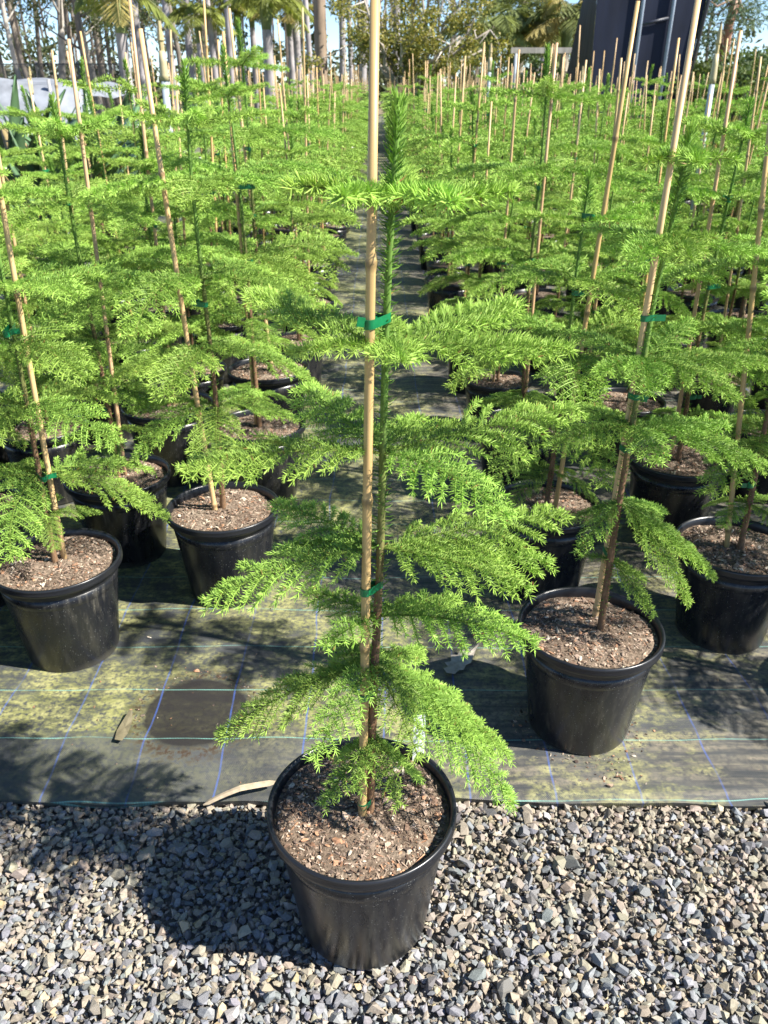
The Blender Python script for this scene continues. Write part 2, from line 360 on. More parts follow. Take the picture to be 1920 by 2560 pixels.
# ------------------------------------------------------------------ needles, twigs, branches
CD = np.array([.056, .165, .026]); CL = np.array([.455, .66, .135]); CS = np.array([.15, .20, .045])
def needles(mb, Pn, Tn, Un, length, width, ang, curl, col, hi=True, upb=.12, phi0=0.):
    n = len(Pn); Bn = np.cross(Tn, Un); ph = np.arange(n)*2.39996+phi0+rng.normal(0, .7, n)
    Rn = np.cos(ph)[:, None]*Un+np.sin(ph)[:, None]*Bn
    a = (np.broadcast_to(ang, (n,))*rng.normal(1, .12, n))[:, None]
    d = nrm(Tn*np.cos(a)+Rn*np.sin(a)+Z3*upb); d2 = nrm(d+Tn*curl+Z3*upb*.6)
    L = (np.broadcast_to(length, (n,))*rng.uniform(.75, 1.15, n))[:, None]
    w = np.broadcast_to(width, (n,))[:, None]; s1 = nrm(np.cross(d, Rn+.01)); s2 = np.cross(d, s1)
    if hi:
        mid = Pn+d*L*.68; tip = mid+d2*L*.36
        tri = [s1, -.5*s1+.87*s2, -.5*s1-.87*s2]
        V = np.stack([Pn+q*w*.9 for q in tri]+[mid+q*w for q in tri]+[tip], 1).reshape(-1, 3)
        t0 = np.array([(0, 1, 4), (0, 4, 3), (1, 2, 5), (1, 5, 4), (2, 0, 3), (2, 3, 5), (3, 4, 6), (4, 5, 6), (5, 3, 6)]); k = 7
    else:
        tip = Pn+nrm(d+d2)*L; tri = [s1, -.5*s1+.87*s2, -.5*s1-.87*s2]
        V = np.stack([Pn+nrm(d+d2)*L*.55+q*w for q in tri]+[tip, Pn], 1).reshape(-1, 3)
        t0 = np.array([(0, 1, 3), (1, 2, 3), (2, 0, 3), (1, 0, 4), (2, 1, 4), (0, 2, 4)]); k = 5
    T = (t0[None]+(np.arange(n)*k)[:, None, None]).reshape(-1, 3)
    mb.add(V, T, np.repeat(col, k, 0))
def samp(curve, ts):
    m = len(curve)-1; x = np.clip(ts*m, 0, m-1e-6); i = x.astype(int); f = (x-i)[:, None]
    p = curve[i]*(1-f)+curve[i+1]*f; t = nrm(curve[i+1]-curve[i]); return p, t
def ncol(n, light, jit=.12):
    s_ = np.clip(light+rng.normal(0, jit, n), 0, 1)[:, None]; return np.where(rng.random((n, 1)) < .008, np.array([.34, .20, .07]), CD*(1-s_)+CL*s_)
def branch(mb, base, ctrl, tip, hi=True, dens=1.0, nl=.0115, nw=.00062, twigs=1.0, fresh=.0, droop=.35, stemr=.0022, tl=.32, tpitch=.0125):
    base, ctrl, tip = map(lambda q: np.asarray(q, float), (base, ctrl, tip))
    cv = bez(base, ctrl, tip, 24); Lb = np.linalg.norm(np.diff(cv, axis=0), axis=1).sum()
    V, T = tube(cv, np.linspace(stemr, stemr*.45, 24), 5, False); mb.add(V, T, CS*.8+CL*.15)
    n = int(Lb/.00062*dens); ts = np.linspace(.03, 1, n)**.93; p, t = samp(cv, ts)
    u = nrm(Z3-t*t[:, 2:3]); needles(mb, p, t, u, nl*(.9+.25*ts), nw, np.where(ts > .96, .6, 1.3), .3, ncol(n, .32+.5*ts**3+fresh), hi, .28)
    if twigs <= 0: return
    k = max(3, int(Lb/tpitch)); tt = np.linspace(.10, .97, k)
    for i, q in enumerate(tt):
        for sd_ in (-1, 1):
            qq = min(.985, q+rng.normal(0, .012)); p, t = samp(cv, np.array([qq])); p, t = p[0], t[0]
            side = nrm(np.cross(t, Z3)+1e-6)*sd_; shape = min(1, .5+qq*1.5)*(1-(max(0, qq-.3)/.7)**1.5*.8)
            Lt = Lb*tl*twigs*shape*rng.uniform(.9, 1.08); Lt = max(Lt, .012)
            fa = math.radians(rng.normal(54, 4)); dz = rng.normal(.02, .09)
            d = nrm(t*math.cos(fa)+side*math.sin(fa)+Z3*dz); e_ = p+d*Lt
            m_ = p+d*Lt*.5+Z3*Lt*.07; e_ = e_+t*Lt*.10-Z3*Lt*droop*rng.uniform(.4, 1.3)
            c2 = bez(p, m_, e_, 7)
            V, T = tube(c2, np.linspace(stemr*.55, stemr*.35, 7), 3, False); mb.add(V, T, CS*.3+CL*.6)
            n = max(10, int(Lt/.00062*dens)); ts = np.linspace(.06, 1, n); pp, t2 = samp(c2, ts); u = nrm(Z3-t2*t2[:, 2:3])
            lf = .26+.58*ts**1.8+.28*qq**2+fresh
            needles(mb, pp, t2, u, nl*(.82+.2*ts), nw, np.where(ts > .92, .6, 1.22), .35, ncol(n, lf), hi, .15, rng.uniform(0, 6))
def leader(mb, cv, t0, hi=True, dens=1.0, nl=.0165, nw=.00072):   # bottlebrush top of the trunk, sparse scale needles further down
    Lb = np.linalg.norm(np.diff(cv, axis=0), axis=1).sum()
    n = int(Lb*(1-t0)/.00050*dens); ts = t0+(1-t0)*np.linspace(0, 1, n)**.75; p, t = samp(cv, ts); u = nrm(np.cross(t, np.array([0, 1., 0.01])))
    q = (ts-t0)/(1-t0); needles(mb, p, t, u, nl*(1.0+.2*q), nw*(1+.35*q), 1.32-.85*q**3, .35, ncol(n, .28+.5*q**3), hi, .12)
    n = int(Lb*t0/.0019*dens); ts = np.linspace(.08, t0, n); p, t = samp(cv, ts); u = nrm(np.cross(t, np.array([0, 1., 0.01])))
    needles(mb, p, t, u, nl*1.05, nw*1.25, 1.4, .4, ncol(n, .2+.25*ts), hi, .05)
def trunk_mb(cv, r0, r1, k=8):
    n = len(cv); V, T = tube(cv, np.linspace(r0, r1, n)*(1+.05*np.sin(np.arange(n)*1.7)), k)
    q = np.clip(np.repeat(np.linspace(0, 1, n), k), 0, 1); q = np.append(q, [0, 1])[:, None]; f = np.clip((q-.38)/.3, 0, 1)
    C = (np.array([.17, .10, .055])*(1-f)+np.array([.11, .20, .036])*f)*rng.uniform(.8, 1.2, (len(q), 1)); return MB().add(V, T, C)
def cane_mb(p0, p1, r, k=8, seed=0, bend=.0):
    rr = random.Random(seed); p0, p1 = np.array(p0, float), np.array(p1, float); L = np.linalg.norm(p1-p0); ts = []; rad = []
    nodes = sorted(rr.uniform(.05, .95) if L < .5 else (i+rr.uniform(.2, .8))*.27/L for i in range(int(L/.27)))
    pts_t = [(0, 1)]
    for a in nodes:
        if .01 < a < .99: pts_t += [(a-.012/L, 1.0), (a-.004/L, 1.2), (a+.001/L, 1.26), (a+.005/L, 1.05), (a+.012/L, .98)]
    pts_t += [(1, .9)]; pts_t.sort(); t = np.array([a for a, _ in pts_t]); f = np.array([b for _, b in pts_t])
    off = nrm(np.array([rr.gauss(0, 1), rr.gauss(0, 1), 0]))*bend
    pts = p0+(p1-p0)*t[:, None]+off*(np.sin(t*np.pi))[:, None]
    V, T = tube(pts, r*f*(1.05-.25*t), k); c = np.array([.56, .375, .185])*rr.uniform(.82, 1.12); c = c*np.array([1, rr.uniform(.93, 1.04), rr.uniform(.8, 1.15)])
    C = np.repeat(c[None]*np.where(f > 1.1, .5, 1.0)[:, None], k, 0); C = np.vstack([C, c*.5, c*.6]); return MB().add(V, T, C)
def tie_mb(a, ra, b, rb, h=.010, tail=None):         # tape wound round cane and stem, with a loose end
    a, b = np.array(a, float), np.array(b, float); m = MB(); th = np.linspace(0, 2*np.pi, 28, endpoint=False)
    pts = np.vstack([a[:2]+(ra+.0012)*np.stack([np.cos(th), np.sin(th)], 1), b[:2]+(rb+.0012)*np.stack([np.cos(th), np.sin(th)], 1)])
    pts = sorted(map(tuple, pts)); hull = []
    for seq in (pts, pts[::-1]):
        h0 = len(hull)
        for q in seq:
            while len(hull) >= h0+2 and (hull[-1][0]-hull[-2][0])*(q[1]-hull[-2][1])-(hull[-1][1]-hull[-2][1])*(q[0]-hull[-2][0]) <= 0: hull.pop()
            hull.append(q)
        hull.pop()
    hp = np.array(hull); n = len(hp); c = hp.mean(0); z0 = (a[2]+b[2])/2; rows = []
    for f, z in ((1, -h/2), (1, h/2), (.94, h/2), (.94, -h/2)):
        q = c+(hp-c)*f; rows.append(np.column_stack([q, z0+z+(q[:, 0]-c[0])*.12]))
    V = np.vstack(rows); T = []
    for i in range(4):
        for j in range(n):
            p_, q_ = i*n+j, i*n+(j+1) % n; r_ = ((i+1) % 4)*n+j; s__ = ((i+1) % 4)*n+(j+1) % n; T += [(p_, q_, s__), (p_, s__, r_)]
    m.add(V, T, (.006, .15, .055))
    if tail is not None:
        d = np.array(tail, float); L = np.linalg.norm(d); d = d/L; s0 = np.array([*a[:2], z0])+d*ra
        Vb, Tb = boxvt((0, 0, 0), (L, .0012, h)); R_ = np.column_stack([d, nrm(np.cross(Z3, d)), nrm(np.cross(d, np.cross(Z3, d)))])
        m.add(Vb@R_.T+s0+d*L/2+np.array([0, -ra*.5, 0]), Tb, (.006, .14, .05))
    return m
# pot, rim, soil shared by all
POTP = [(.0, .006), (.100, .006), (.106, .0), (.1115, .001), (.1135, .005), (.1385, .205), (.1388, .2068), (.1398, .2082), (.1432, .238), (.1405, .238), (.137, .2), (.11, .03)]
RIMP = [(.1425, .236), (.1450, .246), (.1468, .252), (.1545, .2535), (.1578, .2555), (.1583, .262), (.1572, .2665), (.1580, .269), (.1575, .2735), (.1553, .2757), (.1520, .2750), (.1490, .2705), (.1470, .258), (.1435, .236)]
def pot_vt(k): return lathe(POTP, k)
ME_POT = MB().add(*lathe(POTP, 72)).mesh('pot', M_POT, True); ME_RIM = MB().add(*lathe(RIMP, 96)).mesh('rim', M_RIM, True)
ME_POT_L = MB().add(*lathe([POTP[i] for i in (0, 1, 4, 5, 8, 9)], 20)).mesh('pot', M_POT, True); ME_RIM_L = MB().add(*lathe([RIMP[i] for i in (0, 3, 5, 9, 11, 13)], 24)).mesh('rim', M_RIM, True)
for me in (ME_POT, ME_POT_L): pass
SOILZ = .253
def soil_z(r, a, ph): return SOILZ+.010*(1-(r/.146)**2)+.003*np.sin(3*a+ph)*np.minimum(r/.07, 1)+.002*np.sin(7*a+ph*2+r*60)
def soil_mb(ph, nr=14, k=56):
    m = MB(); a = np.linspace(0, 2*np.pi, k, endpoint=False); r = np.linspace(.004, .1465, nr)
    R_, A_ = np.meshgrid(r, a, indexing='ij'); Zz = soil_z(R_, A_, ph)+rng.normal(0, .0012, R_.shape)*(R_ < .14)
    V = np.stack([R_*np.cos(A_), R_*np.sin(A_), Zz], -1).reshape(-1, 3); T = []
    for i in range(nr-1):
        for j in range(k):
            p, q = i*k+j, i*k+(j+1) % k; T += [(p, q+k, q), (p, p+k, q+k)]
    V = np.vstack([V, [0, 0, soil_z(0, 0, ph)]])
    for j in range(k): T.append((len(V)-1, j, (j+1) % k))
    return m.add(V, T)
CHIPC = np.array([(.33, .25, .19), (.16, .105, .075), (.36, .20, .12), (.27, .20, .155), (.075, .055, .045), (.48, .41, .32), (.30, .17, .105)])
def chip_vt(i):
    V, T = ST[i % 16]; return V*np.array([1.0, .62+.2*(i % 3), .42]), T
def chips_mb(n, ph, s0):
    m = MB(); r = .141*np.sqrt(rng.random(n)); a = rng.uniform(0, 2*np.pi, n); z = soil_z(r, a, ph)+.001; sz = s0*np.exp(rng.normal(0, .45, n)); R_ = rotm(n); ci = rng.choice(7, n, p=[.26, .2, .08, .22, .12, .07, .05])
    for i in range(n):
        V, T = chip_vt(i) if i % 3 else boxvt((0, 0, 0), (2.6, .35, .3))
        m.add((V*sz[i])@R_[i].T+[r[i]*math.cos(a[i]), r[i]*math.sin(a[i]), z[i]], T, CHIPC[ci[i]]*rng.uniform(.8, 1.4))
    return m
SOILS = []
for j, (n, s0) in enumerate(((2300, .0026), (1500, .0030), (1500, .0030))):
    SOILS.append((soil_mb(j*1.7).mesh('soil', M_SOIL, True), chips_mb(n, j*1.7, s0).mesh('bark_mulch', M_CHIP)))
ME_SOIL_L = soil_mb(2.2, 5, 20).mesh('soil', M_SOIL, True)
ME_CHIP = [tri_mesh('bark_chip', chip_vt(i)[0]*.0078, chip_vt(i)[1], np.tile(CHIPC[(i*3+2) % 7]*1.1, (len(chip_vt(i)[0]), 1)), M_CHIP) for i in range(10)]
def pot_set(root, j, ph, near=True, nch=0, seed=0):
    if near:
        po = link('pot', ME_POT, root, Matrix.Rotation(seed*1.3, 4, 'Z')); link('rim', ME_RIM, po)
        so = link('soil', SOILS[j][0], root); tag(link('bark_mulch', SOILS[j][1], so), kind='stuff')
        rr = random.Random(seed)
        for i in range(nch):
            r, a = .135*math.sqrt(rr.uniform(.08, 1)), rr.uniform(0, 6.283)
            M = Matrix.Translation((r*math.cos(a), r*math.sin(a), float(soil_z(r, a, ph))+.002)) @ Matrix.Rotation(rr.uniform(0, 6), 4, 'Z') @ Matrix.Rotation(rr.gauss(0, .25), 4, 'X') @ Matrix.Scale(rr.uniform(.6, 1.15), 4)
            link('bark_chip', ME_CHIP[i % 10], so, M)
    else:
        po = link('pot', ME_POT_L, root); link('rim', ME_RIM_L, po); link('soil', ME_SOIL_L, root)

# ------------------------------------------------------------------ the two pines measured branch by branch
def px_pine(root_xy, trunk_px, dyt, whorls, name, label, group, hi, j, stake_px, cane_r, ties, nch, nl, z0=0., tw=1.0, fresh=0., lt=.80, r0=.0085):
    rx, ry = root_xy; root = empty(name, (rx, ry, z0)); tag(root, label, 'potted pine', group); O = np.array([rx, ry, z0])
    pot_set(root, j, j*1.7, True, nch, seed=j+3)
    n = len(trunk_px); tp = [ony(u*K, v*K, ry+dyt[0]+(dyt[1]-dyt[0])*i/(n-1))-O for i, (u, v) in enumerate(trunk_px)]
    tp[0] = np.array([tp[0][0], tp[0][1], SOILZ-.03]); tp = np.array(tp)
    dz = np.cumsum(np.r_[0, np.linalg.norm(np.diff(tp, axis=0), axis=1)]); q = np.linspace(0, dz[-1], 40)
    cv = np.stack([np.interp(q, dz, tp[:, i]) for i in range(3)], 1)
    ks = np.ones(5)/5; pad = np.vstack([cv[:1]]*2+[cv]+[cv[-1:]]*2); cv = np.stack([np.convolve(pad[:, i], ks, 'valid') for i in range(3)], 1)
    tr = link('trunk', trunk_mb(cv, r0, .0036, 10).mesh('trunk', M_BARK, True), root)
    lm = MB(); leader(lm, cv, lt, True, 1.0); link('leader_needles', lm.mesh('leader_needles', M_NEEDLE), tr)
    for wi, (wv_, tips) in enumerate(whorls):
        for (u, v, dy, *ex) in tips:
            # the whorl's point on the stem: nearest in the picture's height
            pr = [(1280-F*((c+O-CAM)@UP)/((c+O-CAM)@FW)) for c in cv]; i = int(np.argmin(np.abs(np.array(pr)-wv_*K)))
            b = cv[i]; tip = ony(u*K, v*K, ry+dy)-O; L = np.linalg.norm(tip-b); arch = .6*(ex[0] if ex else .16)
            ctrl = b*.5+tip*.5+Z3*L*arch; mb = MB(); small = L < .16
            branch(mb, b, ctrl, tip, hi, 1.35 if wi == 0 else 1.0, nl*(1.7, 1.25, 1.03, 1, 1, 1, 1)[wi], .00074 if wi == 0 else .00050 if hi else .00062, (.75 if wi == 0 else 1.0)*tw, .1*(wi < 2)+.08*(wi == 0)+fresh, .14+.03*wi, tl=(.24, .29, .30, .30, .27, .25, .25)[wi], tpitch=.0155 if wi else .02)
            link('branch', mb.mesh('branch', M_NEEDLE), root)
    (bu, bv), (tu, tv, tdy) = stake_px; s0 = onz(bu*K, bv*K, SOILZ+z0)-O; s0[2] = SOILZ-.06; s1 = ony(tu*K, tv*K, ry+tdy)-O
    link('stake', cane_mb(s0, s1, cane_r, 12, 3+j).mesh('stake', M_CANE, True), root)
    for (tv_, tail) in ties:
        def at(c, ys_): return np.array([np.interp(-tv_*K, -np.array(ys_), c[:, k]) for k in range(3)])
        sc = s0+(s1-s0)*np.linspace(0, 1, 60)[:, None]
        pa = at(sc, [(1280-F*((c+O-CAM)@UP)/((c+O-CAM)@FW)) for c in sc]); i = int(np.argmin(np.abs(cv[:, 2]-pa[2])))
        link('tie', tie_mb(pa, cane_r, cv[i], .0045, .0115, tail).mesh('tie', M_TAPE), root)
    return root
hero_w = [
 (452, [(636, 402, -.03, .10), (1100, 415, .04, .03), (975, 432, -.15, .10), (872, 380, .14, .05), (735, 425, -.12, .10)]),
 (748, [(546, 630, .13, .02), (634, 762, -.07, .14), (1112, 650, .14, .02), (1230, 752, -.01, .06), (868, 782, -.13, .2), (840, 690, .12, .1)]),
 (995, [(393, 1015, -.08, .17), (655, 835, .19, .08), (1240, 880, .07, .04), (1098, 1118, -.15, .28), (900, 900, .16, .1)]),
 (1195, [(448, 1300, -.06, .22), (596, 1085, .13, .08), (1215, 1105, .09, .05), (1142, 1272, -.09, .16), (1190, 1215, .0, .1), (620, 1180, .05, .12)]),
 (1335, [(1154, 1388, -.11, .22), (670, 1275, .11, .08), (985, 1290, .14, .06), (700, 1395, -.10, .16)]),
 (1430, [(470, 1590, -.03, .24), (680, 1640, -.16, .28), (1110, 1735, -.06, .30), (1010, 1545, .08, .12), (640, 1480, .10, .1), (735, 1385, .15, .05), (905, 1400, .14, .05), (1100, 1630, .02, .22), (905, 1640, -.13, .25)]),
 (1590, [(700, 1735, -.07, .1), (860, 1735, -.07, .1), (905, 1680, .06, .1), (735, 1630, .05, .1), (770, 1700, -.09, .1)]),
]
HERO = px_pine((-.0296, .992), [(798, 1745), (806, 1500), (822, 1200), (829, 900), (833, 720), (846, 450), (863, 187)], (-.004, .005), hero_w,
    'potted_pine', 'tall young pine in a black pot standing alone on the gravel', 'potted pines', True, 0,
    ((781, 1768), (811, -60, -.02)), .0068, [(686, (-.009, -.003, .002)), (1279, None), (1495, None), (1732, None)], 45, .0096, z0=-.004, r0=.0078, fresh=.12)
p1_w = [
 (345, [(1395, 352, -.02, .1), (1585, 345, .0, .06), (1505, 352, -.12, .15), (1440, 330, .1, .05)]),
 (525, [(1270, 492, .10, .06), (1372, 565, -.12, .18), (1540, 512, -.08, .12), (1655, 545, .05, .05), (1490, 560, -.15, .2), (1400, 480, .12, .05)]),
 (770, [(1235, 715, .12, .08), (1670, 782, .0, .08), (1592, 862, -.15, .25), (1490, 690, .12, .05), (1290, 805, -.06, .15), (1400, 850, -.15, .2)]),
 (910, [(1190, 965, -.08, .2), (1570, 915, .05, .08), (1655, 1005, -.06, .2), (1260, 880, .1, .1), (1420, 1000, -.15, .25)]),
 (1090, [(1225, 1125, .05, .12), (1540, 1240, -.02, .22), (1490, 1300, -.08, .3), (1430, 1100, .1, .1), (1250, 1190, -.05, .15)]),
 (1200, [(1410, 1325, -.06, .15), (1390, 1250, .05, .1), (1260, 1200, .04, .1)]),
]
P1 = px_pine((.465, 1.482), [(1302, 1322), (1330, 1130), (1386, 800), (1420, 610), (1452, 480), (1498, 258)], (.0, .03), p1_w,
    'potted_pine', 'pine in black pot with small loose stones and dirt at its foot', 'potted pines', False, 1,
    ((1284, 1335), (1513, -30, -.01)), .0068, [(692, (.03, .0, .0)), (846, (.022, -.004, -.006)), (960, None), (1130, None), (1180, None)], 35, .0102, z0=.006, tw=1.0, r0=.008)

# ------------------------------------------------------------------ shared branch kinds and plant kinds for the rows
def unit_branch(seed, kind):
    global rng
    keep_, rng = rng, np.random.default_rng(seed); m = MB()
    if kind == 'mid':                                  # .26 m long frond
        sag = rng.uniform(-.06, .02); branch(m, (0, 0, 0), (.13, rng.normal(0, .01), .035), (.26, rng.normal(0, .015), sag), False, .66, .0108, .00078, 1.0, .10, .12, tl=.29, tpitch=.015)
    elif kind == 'top':                                # .16 m shoot with short twigs
        branch(m, (0, 0, 0), (.08, 0, .012), (.16, rng.normal(0, .01), .012), False, .8, .0155, .00085, .8, .22, .15, tl=.26, tpitch=.02)
    elif kind == 'far':                                # the frond with fewer, broader needle tufts
        branch(m, (0, 0, 0), (.13, 0, .035), (.26, 0, -.02), False, .105, .018, .0022, 1.0, .12, .14, tl=.29, tpitch=.025)
    elif kind == 'fartop':
        branch(m, (0, 0, 0), (.08, 0, .012), (.16, 0, .012), False, .17, .022, .0022, .8, .25, .15, tl=.26, tpitch=.03)
    elif kind == 'dist':                               # a few tapering sprays
        for q in np.linspace(.08, 1, 7):
            for s_ in (-1, 1):
                p = np.array((q*.25, 0, .03*math.sin(q*3)-.02*q)); d = nrm(np.array([.75, .66*s_ if q < .95 else .12*s_, -.12])); L = .095*(1.15-.5*q); w = np.cross(d, Z3)*.014
                m.add([p, p+d*L*.5+w-Z3*.004, p+d*L, p+d*L*.5-w-Z3*.004, p+d*L*.45+Z3*.007], [(0, 1, 4), (1, 2, 4), (2, 3, 4), (3, 0, 4)], CD*.45+CL*(.3+.35*q))
    rng = keep_; return m
UB = {k: [unit_branch(10*i+len(k), k) for i in range(n)] for k, n in (('mid', 7), ('top', 4), ('far', 3), ('fartop', 2), ('dist', 1))}
UBME = {k: [m.mesh('branch', M_NEEDLE) for m in UB[k]] for k in ('mid', 'top')}
def plan(seed, h):                                     # whorl by whorl: (kind, pick, matrix)
    r = random.Random(seed); out = []; nw = r.choice((5, 5, 6)); zt = h-r.uniform(.05, .13); zs = np.linspace(r.uniform(.34, .41), zt, nw)
    lean = (r.gauss(0, .018), r.gauss(0, .018)); cv = np.array([(lean[0]*(z-.22)**2*1.5+.006*math.sin(z*6+seed), lean[1]*(z-.22)**2*1.5+.006*math.cos(z*5+seed), z) for z in np.linspace(.215, h, 30)])
    for i, z in enumerate(zs):
        z = z+r.gauss(0, .02) if i < nw-1 else z; f = i/(nw-1); c = np.array([np.interp(z, cv[:, 2], cv[:, k]) for k in (0, 1)])
        nb = r.choice((4, 4, 5)) if f < .9 else r.choice((5, 6)); a0 = r.uniform(0, 6.28)
        for b in range(nb):
            az = a0+6.283*b/nb+r.gauss(0, .2); kind = 'top' if f > .85 else 'mid'
            sc = (.78+.5*math.sin(min(1, f*1.25)*2.2))*r.uniform(.8, 1.15) if kind == 'mid' else r.uniform(.7, 1.15)
            if i == 0: sc *= .72
            el = -.16+.30*f+r.gauss(0, .09)
            M = Matrix.Translation((c[0], c[1], z)) @ Matrix.Rotation(az, 4, 'Z') @ Matrix.Rotation(-el, 4, 'Y') @ Matrix.Rotation(r.gauss(0, .10), 4, 'X') @ Matrix.Scale(sc, 4)
            out.append((kind, r.randrange(100), M))
    return cv, out, r
PLANTS = []
NV = 7
for v in range(NV):
    h = (1.24, 1.36, 1.14, 1.29, 1.42, 1.20, 1.08)[v]; cv, bl, r = plan(100+v, h); d = dict(h=h, cv=cv, bl=bl)
    d['trunk'] = trunk_mb(cv, .0085, .003, 7).mesh('trunk', M_BARK, True)
    lm = MB(); leader(lm, cv, .90, False, .8, .0175, .0011); d['leader'] = lm.mesh('leader_needles', M_NEEDLE)
    top = (r.gauss(0, .03), r.gauss(0, .03), r.uniform(1.42, 1.62)); a = r.uniform(0, 6.28); foot = (.022*math.cos(a), .022*math.sin(a), .2)
    d['stake'] = cane_mb(foot, top, .0062, 8, v, .006).mesh('stake', M_CANE, True); d['ties'] = []
    for z in (.5+r.uniform(-.06, .06), .82+r.uniform(-.06, .06), 1.05)[:r.choice((2, 3))]:
        pa = np.array(foot)+(np.array(top)-np.array(foot))*(z-.2)/(top[2]-.2); pb = np.array([np.interp(z, cv[:, 2], cv[:, k]) for k in range(3)])
        d['ties'].append(tie_mb(pa, .0062, pb, .005, .012, (r.uniform(-.02, .02), -.012, 0)).mesh('tie', M_TAPE))
    cr = MB()
    for kind, pk, M in bl: cr.addmb(UB['far' if kind == 'mid' else 'fartop'][pk % (3 if kind == 'mid' else 2)], M)
    lm = MB(); leader(lm, cv, .90, False, .4, .021, .0020); cr.addmb(lm); d['crown'] = cr.mesh('crown', M_NEEDLE)
    ds = MB()
    for kind, pk, M in bl:
        if pk % 5: ds.addmb(UB['dist'][0], M @ Matrix.Scale(1 if kind == 'mid' else .6, 4))
    V, T = tube(cv[::6], np.linspace(.012, .005, len(cv[::6])), 4, False); ds.add(V, T, (.08, .12, .03)); d['dist'] = ds
    V, T = tube([foot, top], .0062, 5); d['diststake'] = MB().add(V, T, (.5, .345, .175)); PLANTS.append(d)

def row_pine(x, y, v, rz, sc, level, label, group, seed, stake=None, tilt=(0, 0), minz=0.):
    d = PLANTS[v]; z0 = float(mat_z(np.array(x), np.array(y)))-.001
    root = empty('potted_pine', (x, y, z0), rz, sc); tag(root, label, 'potted pine', group)
    root.rotation_euler = (tilt[0], tilt[1], rz)
    if level == 0:
        pot_set(root, 1+seed % 2, (1+seed % 2)*1.7, True, 14, seed)
        tr = link('trunk', d['trunk'], root); link('leader_needles', d['leader'], tr)
        for kind, pk, M in d['bl']:
            if M.translation.z > minz: link('branch', UBME[kind][pk % len(UBME[kind])], root, M)
    else:
        pot_set(root, 0, 0, False); link('trunk', d['trunk'], root); link('crown', d['crown'], root)
    if stake is None: link('stake', d['stake'], root)
    else:                                             # a cane measured in the photograph, in the plant's own frame
        Mi = Matrix.LocRotScale(root.location, root.rotation_euler, root.scale).inverted()
        q = ony(stake[0]*K, stake[1]*K, y+stake[2]); p1 = np.array(Mi @ Vector(q)); a = math.atan2(p1[1], p1[0])
        link('stake', cane_mb((.02*math.cos(a), .02*math.sin(a), .2), p1, stake[3], 9, seed, .004).mesh('stake', M_CANE, True), root)
    for t in d['ties']: link('tie', t, root)
    return root
G = 'potted pines'
named = [  # x, y, kind, turn, scale, stake top pixel (u, v, dy, radius), label
 (-.808, 1.777, 5, 1.3, 1.00, (-62, 40, .05, .0068), 'pine in black pot diagonally beyond the round bare stain, outer front of its block'),
 (-.437, 2.056, 1, 2.1, 1.00, (303, 62, -.02, .0070), 'pine in black pot directly behind the round bare stain, its cane leaning strongly'),
 (-.795, 2.277, 3, 4.0, 1.00, (148, 84, .02, .0062), 'pine in black pot set back between the outer front pine and the leaning-cane pine'),
 (-.414, 2.700, 4, 1.2, 1.00, (482, 68, .02, .0062), 'pine in black pot second behind the round bare stain along the aisle edge'),
 (.483, 2.090, 2, 3.3, 1.00, (1378, 2, -.03, .0066), 'short pine in black pot directly behind the pine with loose stones at its foot'),
 (.935, 1.850, 0, 5.0, 1.00, (1685, 60, .03, .0066), 'pine in black pot at the outer front of the block nearer the dark netting'),
 (.960, 2.410, 3, 0.9, 1.00, (1600, 66, .02, .0064), 'pine in black pot just behind the outer front pine of the netting-side block'),
 (.500, 2.700, 4, 2.7, 1.00, (1203, 92, .02, .0060), 'tallest pine along the aisle edge with green tape high on its cane'),
]
for i, (x, y, v, rz, sc, stk, lab) in enumerate(named): row_pine(x, y, v, rz, sc, 0, lab, G, 20+i, stk, minz=(.0, .45, .0, .0, .0, .0, .0, .0)[i])
spots = []
rp = random.Random(5)
for side, xs_, base in ((-1, [-.42, -.795, -1.165, -1.53], 0), (1, [.49, .95, 1.40, 1.85, 2.30, 2.75, 3.2, 3.65, 4.1], 1)):
    for k, x in enumerate(xs_):
        y0 = (3.31 if k == 0 else 2.87 if k == 1 else 1.45+.3*(k % 2)) if side < 0 else (3.30 if k == 0 else 3.0 if k == 1 else 1.5+.3*(k % 2))
        for j in range(62):
            y = y0+j*.605; xx = x+rp.gauss(0, .022); yy = y+rp.gauss(0, .03)
            if yy > 38 or abs(xx) > .50*yy+.75 or rp.random() < .04: continue
            spots.append((yy, xx, side, k))
spots.sort(); rest = MB(); cnt = 0; pm = MB()
V, T = lathe([(.10, .0), (.145, .25), (.157, .255), (.157, .275), (.147, .27), (.0, .245)], 10); pm.add(V, T, (.012, .013, .015))
rest_pot = MB(); rest_cane = MB()
ORD = ('row along the aisle edge', 'second row from the aisle', 'third row from the aisle', 'fourth row from the aisle', 'fifth row from the aisle', 'sixth row from the aisle', 'seventh row from the aisle', 'eighth row from the aisle', 'ninth row from the aisle')
